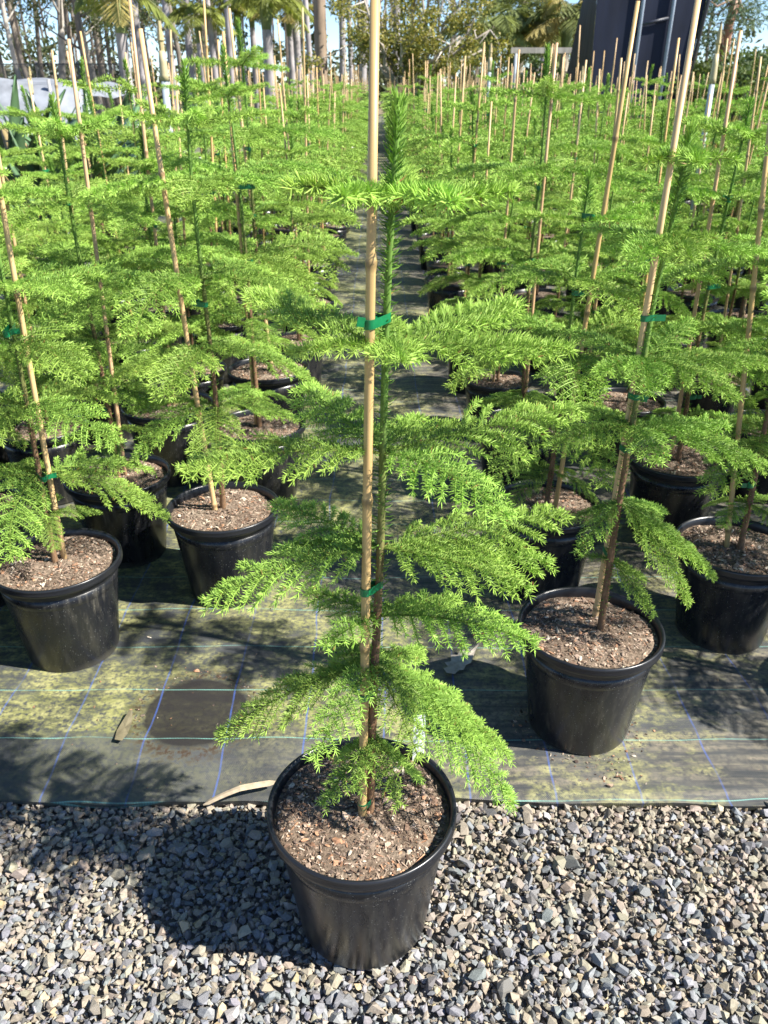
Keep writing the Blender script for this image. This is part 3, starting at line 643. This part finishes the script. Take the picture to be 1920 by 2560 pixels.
for yy, xx, side, rowk in spots:
    v = rp.randrange(NV); rz = rp.uniform(0, 6.28); sc = rp.uniform(.88, 1.07); seed = rp.randrange(10**6); cnt += 1
    if cnt <= 292:
        near = yy < 4.2
        blk = 'paddle-leaved plants' if side < 0 else 'dark netting'
        lab = 'young pine with bamboo cane in the %s, %s side' % (ORD[rowk], blk)
        row_pine(xx, yy, v, rz, sc, 0 if near else 1, lab, 'pines of the %s on the %s side' % (ORD[rowk], blk), seed, None, (rp.gauss(0, .02), rp.gauss(0, .02)))
    else:
        M = Matrix.Translation((xx, yy, .006)) @ Matrix.Rotation(rz, 4, 'Z') @ Matrix.Scale(sc, 4); rest.addmb(PLANTS[v]['dist'], M); rest_pot.addmb(pm, M)
        rest_cane.addmb(PLANTS[v]['diststake'], M @ Matrix.Rotation(rp.gauss(0, .03), 4, 'X') @ Matrix.Scale(rp.uniform(.94, 1.06), 4, (0, 0, 1)))
ro = link('distant_pine_rows', rest.mesh('distant_pine_rows', M_NEEDLE)); tag(ro, 'mass of small pines at the far end of both blocks of rows', 'pine rows', kind='stuff')
tag(link('distant_pots', rest_pot.mesh('distant_pots', M_RIM), ro), kind='stuff'); tag(link('distant_canes', rest_cane.mesh('distant_canes', M_CANE), ro), kind='stuff')

# ------------------------------------------------------------------ small things on the mat and in the pots
def at(u, v, y): return ony(u, v, y)
def slab(name, outline, thick, mat, col, label, cat, loc, R, curl=.0, parent=None):   # a flat leaf or card with real thickness
    o2 = np.array(outline, float); n = len(o2); c = o2.mean(0); z = curl*((o2-c)**2).sum(1)
    top = np.column_stack([o2, z+thick/2]); bot = np.column_stack([o2, z-thick/2]); V = np.vstack([top, bot, [[*c, thick/2], [*c, -thick/2]]]); T = []
    for i in range(n):
        j = (i+1) % n; T += [(2*n, i, j), (2*n+1, n+j, n+i), (i, n+i, n+j), (i, n+j, j)]
    V = V@np.array(Matrix.LocRotScale(None, R, None).to_3x3()).T
    ob = link(name, MB().add(V, T, col).mesh(name, mat), parent); ob.location = loc
    if label: tag(ob, label, cat)
    return ob
from mathutils import Euler
q = onz(1148, 1655, .012); s_ = .00078
lf = [(-55, -40), (-30, -45), (-10, -28), (5, -30), (18, -12), (38, -8), (62, 22), (84, 40), (60, 34), (45, 32), (20, 40), (2, 24), (-18, 26), (-26, 6), (-48, 2), (-42, -14), (-60, -22)]
slab('dry_leaf', [(x*s_, y*s_*1.45) for x, y in lf], .0012, M_DRY, (.40, .36, .30), 'pale grey lobed dry leaf lying on the mat in pot shade', 'leaf', (q[0], q[1], .0105), Euler((.05, -.04, .15)), 3.0)
q = onz(310, 1822, .02)
slab('dry_leaf', [(-.012, -.045), (.004, -.05), (.012, -.02), (.016, .02), (.012, .05), (.004, .046), (-.006, .02), (-.014, -.01)], .0012, M_DRY, (.15, .13, .08), 'narrow brown dry leaf lying beside the round bare stain', 'leaf', (q[0], q[1], float(mat_z(q[0], q[1]))+.005), Euler((.05, .08, .1)), 4.0)
pts = np.array([onz(508, 2012, .012), onz(545, 1990, .030), onz(600, 1970, .040), onz(650, 1960, .034), onz(690, 1955, .03)])
V, T = strap(np.vstack([bez(pts[0], pts[1], pts[2], 7), bez(pts[2], pts[3], pts[4], 6)[1:]]), np.r_[.002, np.full(10, .0062), .003], (.3, 1, .4), .0015, .25)
tag(link('dry_leaf_strip', MB().add(V, T, (.37, .30, .21)).mesh('dry_leaf_strip', M_DRY)), 'tan curled dry leaf strip lying across the mat edge onto gravel', 'leaf')
for i, (u, v, sz, lab) in enumerate(((1472, 1876, .0085, 'pale pebble beneath the pot beside the bare brown stain side'), (1497, 1868, .009, ''), (1550, 1838, .008, ''), (1525, 1962, .008, ''))):
    lab = ('pale angular pebble touching the foot of a black pot', 'pale flat pebble touching the foot of a black pot', 'small pale pebble on blue thread beside the black pot', 'brown pebble on the front hem of the mat')[i]
    q = onz(u, v, .01); V, T = ST[i*3]; o = link('pebble', MB().add(V*sz, T, ((.5, .46, .4), (.42, .40, .37), (.45, .42, .36), (.28, .2, .14))[i]).mesh('pebble', M_STONE)); o.location = (q[0], q[1], float(mat_z(q[0], q[1]))+sz*.45); tag(o, lab, 'pebble')
cr = MB(); n = 520                                     # spilled mulch crumbs round the pots and along the mat
cx = np.concatenate([.465+.135*np.cos(np.linspace(2.6, 6.2, 150))+rng.normal(0, .012, 150), rng.uniform(-.9, .9, 250), MARK[0]+.14*np.cos(np.linspace(.2, 3.3, 80))+rng.normal(0, .01, 80), .50+rng.normal(0, .03, 40)])
cy = np.concatenate([1.482+.135*np.sin(np.linspace(2.6, 6.2, 150))+rng.normal(0, .012, 150), 1.28+rng.random(250)**1.5*1.6, MARK[1]+.14*np.sin(np.linspace(.2, 3.3, 80))+rng.normal(0, .01, 80), 1.31+rng.normal(0, .012, 40)])
R = rotm(n); czz = mat_z(cx, cy)
for i in range(n):
    V, T = chip_vt(i); sz = .0024*math.exp(rng.normal(0, .45)); cr.add((V*sz)@R[i].T+[cx[i], cy[i], czz[i]+sz*.3], T, CHIPC[rng.integers(0, 7)]*rng.uniform(.5, 1.1))
tag(link('mulch_crumbs', cr.mesh('mulch_crumbs', M_CHIP)), 'dark mulch crumbs scattered over the weed mat', 'mulch', kind='stuff')
HO = np.array([-.0296, .992, -.004]); q = onz(1046, 1905, .25)-HO
slab('plant_label', [(-.0105, -.06), (.0105, -.06), (.0105, .062), (.008, .068), (-.008, .068), (-.0105, .062)], .0008, M_TAG, (.62, .64, .68), 'white plant tag standing in the mulch of the pine on the gravel', 'plant tag', (q[0]+HO[0], q[1]+.004+HO[1], .281), Euler((1.45, .04, .12)), 0)

# ------------------------------------------------------------------ irrigation posts
def riser(u0, v0, u1, y, r, z_top_v, label, brass=True):
    top = at(u0, v0, y); low = at(u1, 300, y); root = empty('sprinkler_post', (low[0], low[1], 0)); tag(root, label, 'sprinkler post', 'irrigation posts')
    t = top-np.array([low[0], low[1], 0]); b = np.array([low[0]-(top[0]-low[0])*.6, low[1], 0])-np.array([low[0], low[1], 0])
    c = b+(t-b)*.80; link('pipe', MB().add(*tube([b, c], r, 10), (.36, .41, .44)).mesh('pipe', M_PVC, True), root)
    link('fitting', MB().add(*tube([c-(t-b)*.004, b+(t-b)*.815, b+(t-b)*.86, b+(t-b)*.90], [r*1.25, r*1.25, r*1.1, r*.9], 10), (.45, .38, .22)).mesh('fitting', M_PVC, True), root)
    h = MB(); h.add(*tube([b+(t-b)*.89, b+(t-b)*.93, b+(t-b)*.935, b+(t-b)*.96, t], [r*.7, r*.75, r*1.05, r*.8, r*.4], 8), (.42, .33, .16)); e = b+(t-b)*.97; h.add(*tube([e, e+np.array([r*1.3, 0, r*.4]), e+np.array([r*1.8, 0, -r*.3])], [r*.35, r*.3, r*.2], 6), (.1, .09, .07))
    link('sprinkler_head', h.mesh('sprinkler_head', M_METAL), root)
riser(397, 52, 419, 6.3, .024, 0, 'pale irrigation pipe with brass sprinkler among the paddle-leaved plants')
riser(73, 166, 80, 12.0, .020, 0, 'thin irrigation pipe with sprinkler in front of the grey cloth cover')
riser(1803, 60, 1768, 6.2, .018, 0, 'white irrigation pipe with sprinkler standing near the yellow strap-leaved clump')
riser(1457, 165, 1450, 11.5, .017, 0, 'small white irrigation pipe in front of the dark netting\'s aisle-side edge')
riser(1706, 186, 1690, 9.0, .013, 0, 'thin pale irrigation pipe just before the dark netting\'s outer edge')
riser(1228, 108, 1218, 15.0, .030, 0, 'grey irrigation pipe below the palm fronds beside the spreading tree')

# ------------------------------------------------------------------ strap-leaved plants in pots, far side of the left block
def paddle(L, w, bend, lean, az, twist):
    d = np.array([math.cos(az), math.sin(az), 0]); t = np.linspace(0, 1, 12)[:, None]
    pts = d*(lean*t**1.3+bend*t**3)*L+Z3*(t-bend*.55*t**3)*L
    wd = np.where(t[:, 0] < .42, .010, w*np.sin(np.clip((t[:, 0]-.36)/.64, 0, 1)**.8*np.pi*.97)+.003)
    return strap(pts, wd, np.array([-d[1]*math.cos(twist)+d[0]*math.sin(twist), d[0]*math.cos(twist)+d[1]*math.sin(twist), .1]), .003, .3)
rs = random.Random(11)
for k, (u, y) in enumerate(((30, 5.4), (150, 5.2), (230, 5.6), (80, 6.0), (300, 6.4), (180, 6.9), (20, 7.4), (345, 7.6), (260, 8.2), (120, 8.6), (520, 15))):
    b = at(u, 300, y); root = empty('strap_leaf_plant', (b[0]-.12, y, .006)); tag(root, 'clump of upright dark glossy paddle leaves in a black pot', 'leafy plant', 'paddle-leaved pot plants')
    po = link('pot', ME_POT_L, root); link('rim', ME_RIM_L, po); link('soil', ME_SOIL_L, root)
    for i in range(16):
        V, T = paddle(rs.uniform(.75, 1.22), rs.uniform(.032, .055), rs.uniform(.05, .45), rs.uniform(.1, .55), rs.uniform(0, 6.28), rs.uniform(-.8, .8))
        c = np.array([.10, .18, .085])*rs.uniform(.8, 1.5) if rs.random() > .12 else np.array([.34, .27, .12]); link('leaf', MB().add(V+[0, 0, .22], T, c).mesh('leaf', M_STRAP, True), root)
# yellow strap-leaved clump, outer side of the right block
for k in range(11):
    y = rs.uniform(9.6, 12.5); u = rs.uniform(1775, 1945); b = at(u, 260, y); m = MB(); hgt = rs.uniform(.55, .8)
    for i in range(34):
        az, el, L = rs.uniform(0, 6.28), rs.uniform(.25, 1.35), rs.uniform(.4, .65); d = np.array([math.cos(az)*math.cos(el), math.sin(az)*math.cos(el), math.sin(el)]); p0 = np.array([0, 0, hgt*rs.uniform(.55, .95)])
        V, T = strap(bez(p0, p0+d*L*.6, p0+d*L-Z3*L*.2*math.cos(el), 6), np.array([.02, .026, .024, .02, .014, .002]), np.cross(d, Z3)+.01, .003, .25)
        m.add(V, T, np.array([(.42, .36, .10), (.30, .33, .09), (.52, .42, .17), (.20, .17, .07)][rs.randrange(4)])*rs.uniform(.8, 1.2))
    root = empty('yellow_strap_plant', (b[0], y, -.05)); tag(root, 'bushy clump of yellow-green strap leaves at the edge of the hedge', 'leafy plant', 'yellow strap-leaved plants')
    link('foliage', m.mesh('foliage', M_STRAP), root); link('stem', MB().add(*tube([(0, 0, 0), (0, 0, hgt)], [.05, .04], 7), (.16, .11, .06)).mesh('stem', M_BARK, True), root)

# ------------------------------------------------------------------ dark shade-cloth enclosure
Y0 = 19.0; a = at(1402, 250, Y0); b = at(1712, 250, Y0); xa, xb = a[0], b[0]; ZT = 6.2
root = empty('shade_cloth_enclosure', ((xa+xb)/2, Y0, -.05)); tag(root, 'tall dark blue-black shade cloth enclosure with pale metal posts behind the rows', 'enclosure')
hw = (xb-xa)/2
def panel(c0, c1, c2, c3, nx, nz, amp):                # one hung cloth between four corners (bottom pair, top pair)
    c0, c1, c2, c3 = [np.array(c, float) for c in (c0, c1, c2, c3)]; nn_ = nrm(np.cross(c1-c0, Z3)); V = []
    for zq in np.linspace(0, 1, nz):
        for xq in np.linspace(0, 1, nx): V.append((c0*(1-xq)+c1*xq)*(1-zq)+(c2*(1-xq)+c3*xq)*zq+nn_*amp*(math.sin(xq*19+zq*2)*.5+math.sin(xq*43+1)*.3)*(1-.5*zq))
    return np.array(V), gridT(nx, nz)
o_ = np.array([(xa+xb)/2, Y0, -.05])
def upto(u0, v0, u1, v1, y):                           # a straight edge seen at two pixels, from the ground to the top
    q, p = at(u0, v0, y), at(u1, v1, y); d = (p-q)/(p[2]-q[2]); return q-d*(q[2]+.05)-o_, q+d*(ZT-q[2])-o_
eL, eR, eB = upto(1470, 250, 1492, 0, Y0), upto(1706, 231, 1766, 0, Y0), upto(1402, 250, 1457, 0, Y0+3)
for a0, a1, col_ in ((eL, eR, (.008, .012, .028)), (eB, eL, (.006, .009, .017)), (eR, (eR[0]+[0, 3, 0], eR[1]+[0, 3, 0]), (.008, .012, .028))):
    V, T = panel(a0[0], a1[0], a0[1], a1[1], 60, 14, .006); link('cloth_panel', MB().add(V, T, col_).mesh('cloth_panel', M_CLOTH, True), root)
for u0, v0, u1, v1 in ((1609, 0, 1575, 250), (1686, 0, 1648, 250)):
    p, q = at(u0, v0, Y0-.06), at(u1, v1, Y0-.06); d = (p-q)/(p[2]-q[2])
    link('post', MB().add(*tube([q-d*(q[2]+.05)-o_, q+d*(ZT-q[2])-o_], .036, 10), (.26, .31, .38)).mesh('post', M_METAL, True), root)
p, q = at(1600, 62, Y0-.05), at(1672, 45, Y0-.05); link('rail', MB().add(*tube([p-o_, q-o_], .03, 8), (.02, .025, .04)).mesh('rail', M_METAL, True), root)
link('edge_pole', MB().add(*tube([eR[0]+[.03, -.05, 0], eR[1]+[.03, -.05, 0]], .04, 8), (.03, .03, .035)).mesh('edge_pole', M_METAL, True), root)

# grey cloth cover, netting fence, beam frame, small shed
p = at(-60, 205, 13.5); q = at(205, 252, 13.5); n = 26; V = []
for j in range(6):
    for i in range(n):
        f = i/(n-1); x = p[0]+(q[0]-p[0])*f; z = 1.44-.06*f-.42*max(0, f-.7)**1.3*2.2+.02*math.sin(f*9); yy = 13.0+j*.7
        V.append((x, yy, z-(1.2 if j == 0 else 0)*.5+.03*math.sin(j*2+f*5)))
nett = link('cloth_cover', MB().add(np.array(V), gridT(n, 6), (.20, .215, .24)).mesh('cloth_cover', M_CLOTH, True)); tag(nett, 'low pale grey cloth cover stretched over a frame beyond the paddle leaves', 'cloth cover')
for i in (1, 9, 17, 24):
    link('leg', MB().add(*tube([(V[n*2+i][0], 13.6, -.05), (V[n*2+i][0], 13.6, V[n*2+i][2]+.01)], .025, 8), (.3, .3, .3)).mesh('leg', M_METAL, True), nett)
def net_mat():
    m, t, b = newmat('netting'); b.inputs['Base Color'].default_value = (.02, .024, .028, 1); b.inputs['Roughness'].default_value = .7
    tr = nd(t, 'ShaderNodeBsdfTransparent'); ms = nd(t, 'ShaderNodeMixShader'); ms.inputs[0].default_value = .5
    t.links.new(b.outputs[0], ms.inputs[1]); t.links.new(tr.outputs[0], ms.inputs[2]); t.links.new(ms.outputs[0], t.nodes['Material Output'].inputs[0]); return m
M_NET = net_mat(); p = at(-120, 174, 24); q = at(300, 180, 24)
root = empty('netting_fence', ((p[0]+q[0])/2, 24, -.05)); tag(root, 'see-through dark netting fence stretched before the gum trees', 'fence'); hw = (q[0]-p[0])/2
V = np.array([(-hw+2*hw*i/40, .03*math.sin(i), z) for z in (0, .7, 1.4, 1.9) for i in range(41)]); link('net', MB().add(V, gridT(41, 4)).mesh('net', M_NET, True), root)
for i in range(5): link('post', MB().add(*tube([(-hw+hw*i/2, .08, 0), (-hw+hw*i/2, .08, 1.98)], .035, 8), (.22, .2, .18)).mesh('post', M_METAL, True), root)
link('wire', MB().add(*tube([(-hw, .05, 1.91), (hw, .05, 1.91)], .012, 6), (.05, .05, .05)).mesh('wire', M_METAL), root)
p = at(1292, 126, 24); q = at(1440, 128, 24); root = empty('beam_frame', (p[0], 24, -.05)); tag(root, 'weathered horizontal beam on posts under the palm fronds', 'frame')
link('beam', MB().add(*boxvt(((q[0]-p[0])/2, 0, p[2]+.05), (q[0]-p[0]+.3, .12, .13)), (.36, .34, .30)).mesh('beam', M_TRUNK), root)
for x in (0, q[0]-p[0]): link('post', MB().add(*tube([(x, 0, 0), (x, 0, p[2]+.02)], .06, 8), (.42, .47, .52)).mesh('post', M_METAL, True), root)
p = at(1362, 215, 30); root = empty('small_shed', (p[0], 30, -.05)); tag(root, 'small whitish shed seen between the canes below the beam', 'shed')
link('wall', MB().add(*boxvt((0, .8, .85), (1.0, 1.6, 1.7)), (.55, .56, .57)).mesh('wall', M_PVC), root)
link('roof', MB().add(*boxvt((0, .8, 1.74), (1.2, 1.8, .07), Matrix.Rotation(.06, 3, 'X')), (.40, .42, .45)).mesh('roof', M_METAL), root)
for x in (-.25, .22): link('window', MB().add(*boxvt((x, -.01, 1.15), (.32, .03, .5)), (.10, .12, .14)).mesh('window', M_METAL), root)

# ------------------------------------------------------------------ trees
def clump_cloud(mb, cents, rad, n, L, Wd, cols, droop=.3, flat=.7):
    for c, r in zip(cents, rad):
        d = rng.normal(size=(n, 3)); d = nrm(d)*(rng.random((n, 1))**.45)*r*np.array([1, 1, flat]); dr = nrm(rng.normal(size=(n, 3))+nrm(d)*.5-Z3*droop)
        V, T = leaves(np.array(c)+d, dr, L*rng.uniform(.6, 1.3, n), Wd*rng.uniform(.7, 1.2, n)); k = rng.integers(0, len(cols), n)
        mb.add(V, T, np.repeat(np.array(cols)[k]*rng.uniform(.7, 1.25, (n, 1)), 4, 0))
GUM = [(.085, .115, .045), (.12, .145, .06), (.06, .085, .035), (.15, .15, .07)]
def gum_tree(x, y, h, r, seed, col, label, group, foliage_from=.18):
    rr = random.Random(seed); root = empty('gum_tree', (x, y, -.06)); tag(root, label, 'tree', group)
    lean = rr.gauss(0, .05); tm = MB(); pts = [(lean*z+.12*math.sin(z*.7+seed), .1*math.cos(z*.6), z) for z in np.linspace(0, h, 12)]
    tm.add(*tube(pts, np.linspace(r, r*.3, 12), 8), col); cents, rad = [], []
    for i in range(9):
        f = rr.uniform(foliage_from, .98); b = np.array([np.interp(f*h, [p[2] for p in pts], [p[k] for p in pts]) for k in range(3)]); az = rr.uniform(0, 6.28); L = h*rr.uniform(.07, .16); e = b+np.array([math.cos(az)*L, math.sin(az)*L, L*rr.uniform(.5, 1.1)])
        tm.add(*tube(bez(b, b+(e-b)*.5-Z3*.1, e, 6), np.linspace(r*.35, r*.1, 6), 5), np.array(col)*.85)
        for s_ in range(3): cents.append(e+np.array([rr.gauss(0, .45), rr.gauss(0, .45), rr.gauss(.1, .45)])); rad.append(rr.uniform(.35, .8))
    link('trunk', tm.mesh('trunk', M_TRUNK, True), root); cm = MB(); clump_cloud(cm, cents, rad, 90, .20, .035, GUM, .7); link('crown', cm.mesh('crown', M_LEAF), root)
rt_ = random.Random(3)
for k, u in enumerate((-35, 12, 48, 82, 112, 150, 178, 205, 236, 262, 290, 368, 410, 455, 500, 560, 730, 925)):
    y = rt_.uniform(38, 56); p = at(u, 218, y); pale = k % 3 == 2
    gum_tree(p[0], y, rt_.uniform(11, 15), rt_.uniform(.09, .19), 50+k, (.42, .38, .33) if pale else (.20, .17, .14), 'tall slender gum tree with pale bark and loose foliage at the wood\'s edge' if pale else 'tall slender gum tree with dark bark and loose foliage at the wood\'s edge', 'gum trees with pale bark' if pale else 'gum trees with dark bark')
def frond(L, az, el, droop, col, w=.9, nl=26):
    m = MB(); d = np.array([math.cos(az)*math.cos(el), math.sin(az)*math.cos(el), math.sin(el)]); hx = np.array([math.cos(az), math.sin(az), 0])
    cv = bez(np.zeros(3), d*L*.6, d*L*.75+hx*L*.25-Z3*L*droop, 12); m.add(*tube(cv, np.linspace(.03, .008, 12), 4), np.array(col)*.8)
    ts = np.linspace(.12, 1, nl); p, t = samp(cv, ts); sd_ = nrm(np.cross(t, Z3))
    for s_ in (-1, 1):
        dr = nrm(sd_*s_*.8+t*.55-Z3*rng.uniform(.2, .7, (nl, 1))); Lf = w*np.sin(np.clip(ts*.9+.12, 0, 1)*np.pi)*.75+.12
        V, T = leaves(p, dr, Lf, .03, np.broadcast_to(Z3, (nl, 3))); m.add(V, T, np.repeat(np.array(col)*rng.uniform(.75, 1.3, (nl, 1)), 4, 0))
    return m
def palm(x, y, h, r, seed, label, group, nf=13, L=2.1, col=(.13, .19, .05), tcol=(.34, .31, .31), name='palm_tree'):
    rr = random.Random(seed); root = empty(name, (x, y, -.06)); tag(root, label, 'palm tree', group); lean = rr.gauss(0, .02)
    zs = np.linspace(0, h, 26); pts = [(lean*z, .03*math.sin(z), z) for z in zs]; V, T = tube(pts, r*(1.15-.3*zs/h)*(1+.03*np.sin(np.arange(26)*2.5)), 10)
    c = np.array(tcol)*np.where(np.arange(26) % 4 == 0, .78, 1.0)[:, None]; link('trunk', MB().add(V, T, np.vstack([np.repeat(c, 10, 0), tcol, tcol])).mesh('trunk', M_TRUNK, True), root)
    tip = Matrix.Translation(pts[-1]); cm = MB()
    cm.add(*tube([np.array(pts[-1])-Z3*.9, np.array(pts[-1])-Z3*.4, np.array(pts[-1])+Z3*.1], [r*.9, r*1.25, r*.5], 9), (.22, .27, .10))
    for i in range(nf):
        f = frond(L*rr.uniform(.8, 1.1), i*2.4+rr.gauss(0, .2), rr.uniform(-.1, 1.2), rr.uniform(.25, .8), np.array(col)*rr.uniform(.7, 1.35) if rr.random() > .18 else np.array([.36, .30, .11]), .75); cm.addmb(f, tip)
    link('crown', cm.mesh('crown', M_LEAF), root)
for k, (u, y, h, r) in enumerate(((316, 24, 3.5, .17), (354, 27, 9, .13), (434, 36, 9, .14), (476, 38, 8.5, .15), (510, 34, 3.7, .14), (544, 34, 9, .12), (579, 33, 8.7, .13), (613, 37, 4.1, .16), (642, 38, 4.4, .14), (676, 30, 3.9, .2), (735, 36, 4.0, .13), (752, 37, 9, .16), (784, 34, 9.2, .11), (857, 40, 8.5, .16), (880, 44, 9, .13), (903, 38, 8.8, .17), (986, 44, 9, .2), (1350, 48, 9, .15))):
    p = at(u, 218, y); low = h < 6
    palm(p[0], y, h, r*.85, 200+k, 'short pale-trunked palm with its drooping fronds in view' if low else 'tall palm with straight pale grey trunk at the end of the rows', 'short palms' if low else 'tall palms', L=1.45 if low else 2.1, col=(.24, .28, .07) if low else (.12, .17, .05))
p = at(805, 218, 26); root = empty('thick_trunked_tree', (p[0], 26, -.06)); tag(root, 'tree with the thickest brown furrowed straight trunk among the pale palms', 'tree')
link('trunk', MB().add(*tube([(0, 0, z) for z in np.linspace(0, 9, 12)], np.linspace(.19, .13, 12), 12), (.25, .19, .14)).mesh('trunk', M_TRUNK, True), root)
cm = MB(); clump_cloud(cm, [(rt_.gauss(0, 1), rt_.gauss(0, 1), rt_.uniform(7, 10)) for _ in range(22)], [.8]*22, 60, .25, .05, GUM); link('crown', cm.mesh('crown', M_LEAF), root)
# wide spreading tree with yellowish foliage
YT = 25.0; p = at(1015, 218, YT); root = empty('spreading_tree', (p[0], YT, -.06)); tag(root, 'wide spreading tree with twisting pale limbs and sparse yellow-green leaves', 'tree'); O_ = np.array([p[0], YT, -.06])
tm = MB(); tm.add(*tube([(0, 0, 0), (.05, 0, .7), (.0, .1, 1.25)], [.2, .16, .15], 9), (.26, .22, .18)); cents, rad = [], []
for (u, v, dy) in ((870, 20, .5), (880, 105, -.6), (930, 40, -1), (960, -40, .8), (1000, 90, -1.2), (1030, 20, 1), (1075, 70, -.8), (1110, -10, .4), (1150, 90, -.5), (1190, 40, .8), (1225, 75, -.3), (1090, 130, 0), (940, 130, .5), (905, -30, 0), (1170, -50, 0), (1050, -60, -.5), (1205, 125, .6)):
    e = at(u, v, YT+dy)-O_; b = np.array([0, .08, 1.2]); m_ = b*.5+e*.5+np.array([rt_.gauss(0, .25), rt_.gauss(0, .2), rt_.uniform(-.35, .1)]); cv = bez(b, m_, e, 10); cv[3:8] += rng.normal(0, .05, (5, 3))
    tm.add(*tube(cv, np.linspace(.085, .02, 10), 6), (.36, .32, .27))
    for i in range(5):
        q = cv[rt_.randrange(4, 10)]; e2 = q+np.array([rt_.gauss(0, .45), rt_.gauss(0, .5), rt_.gauss(.1, .35)]); tm.add(*tube([q, (q+e2)/2+rng.normal(0, .06, 3), e2], [.022, .014, .007], 5), (.42, .38, .33)); cents.append(e2); rad.append(rt_.uniform(.22, .45))
link('trunk', tm.mesh('trunk', M_TRUNK, True), root); cm = MB(); clump_cloud(cm, cents, rad, 210, .085, .026, [(.27, .27, .055), (.34, .32, .07), (.18, .21, .055), (.42, .37, .10), (.14, .17, .05)], .2, .75); link('crown', cm.mesh('crown', M_LEAF), root)
# bushy palms beside the enclosure
for k, (u, v, y) in enumerate(((1235, 40, 29), (1290, 75, 31), (1340, 30, 29), (1385, 70, 32), (1420, 20, 28), (1310, -20, 34))):
    q = at(u, v, y); palm(q[0], y, q[2]-.2, .14, 300+k, 'low palm with a full crown of arching grey-green fronds beside the dark netting', 'bushy palms', 18, 1.9, (.19, .22, .08), (.33, .29, .23))
# trees and hedge beyond the enclosure
q = at(1825, 218, 31); root = empty('feathery_tree', (q[0], 31, -.06)); tag(root, 'feathery blue-green tree with reddish trunk beyond the dark netting', 'tree')
tm = MB(); tp = [at(1790, 260, 31), at(1822, 60, 31), at(1845, -10, 31), at(1870, -120, 31)]; tp = [t_-np.array([q[0], 31, -.06]) for t_ in tp]; tp[0][2] = 0; tm.add(*tube(tp, [.2, .16, .14, .08], 8), (.34, .18, .12)); cents = []
for (u, v) in ((1765, 30), (1790, 5), (1780, 70), (1770, 110), (1850, 45), (1870, 25), (1885, 50), (1835, 100), (1800, 110), (1815, -20), (1860, -30), (1760, -10), (1890, 5), (1840, 20)):
    e = at(u, v, 31+rt_.gauss(0, .6))-np.array([q[0], 31, -.06]); cents.append(e); tm.add(*tube([tp[1]*.7+tp[0]*.3 if v > 60 else tp[2], (tp[1]+e)/2+Z3*.1, e], [.05, .03, .01], 5), (.30, .2, .15))
link('trunk', tm.mesh('trunk', M_TRUNK, True), root); cm = MB(); clump_cloud(cm, cents, [.52]*len(cents), 170, .22, .018, [(.10, .15, .085), (.13, .18, .10), (.075, .115, .065)], .5); link('crown', cm.mesh('crown', M_LEAF), root)
SHR = [(.07, .11, .035), (.10, .15, .045), (.05, .08, .028), (.14, .18, .06)]
for k, (u, v, y, r) in enumerate(((1765, 175, 21, .75), (1815, 150, 22, .9), (1870, 160, 21, .85), (1925, 170, 22, .9), (1785, 205, 19, .6), (1845, 205, 19, .6), (1975, 165, 22, .9), (1420, 190, 27, .8), (1335, 185, 27, .5))):
    q = at(u, v, y); root = empty('hedge_shrub', (q[0], y, -.06)); tag(root, 'rounded leafy green shrub growing beyond the canes', 'shrub', 'background shrubs'); cm = MB(); cc = [(rt_.gauss(0, r*.45), rt_.gauss(0, r*.4), (q[2]+.06)*f+rt_.gauss(0, .15)) for f in (.25, .4, .55, .7, .85, .95, 1.0) for _ in range(3)]
    clump_cloud(cm, cc, [r*.42]*len(cc), 75, .13, .035, SHR, .4); link('crown', cm.mesh('crown', M_LEAF), root); link('stem', MB().add(*tube([(0, 0, 0), (0, 0, q[2])], [.07, .03], 6), (.14, .11, .08)).mesh('stem', M_TRUNK), root)
# far wood, one mass: undergrowth and thin trunks
fw = MB(); cents = []; rad = []
for k in range(420):
    x = rt_.uniform(-48, 46); y = rt_.uniform(62, 82); z = abs(rt_.gauss(0, 1.7))+.3; cents.append((x, y, z)); rad.append(rt_.uniform(.8, 1.7))
for k in range(170):
    x = rt_.uniform(-48, 24); y = rt_.uniform(64, 84); cents.append((x, y, rt_.uniform(3.5, 13))); rad.append(rt_.uniform(.5, 1.2))
clump_cloud(fw, cents, rad, 46, .55, .13, GUM, .5)
for k in range(150):
    x = rt_.uniform(-48, 24); y = rt_.uniform(60, 84); h = rt_.uniform(9, 14); V, T = tube([(x, y, -.1), (x+rt_.gauss(0, .3), y, h*.5), (x+rt_.gauss(0, .6), y, h)], [.13, .10, .05], 5); fw.add(V, T, np.array([.24, .20, .165])*rt_.uniform(.6, 1.5))
tag(link('far_wood', fw.mesh('far_wood', M_LEAF)), 'far wood of undergrowth and thin trunks behind everything', 'wood', kind='stuff')
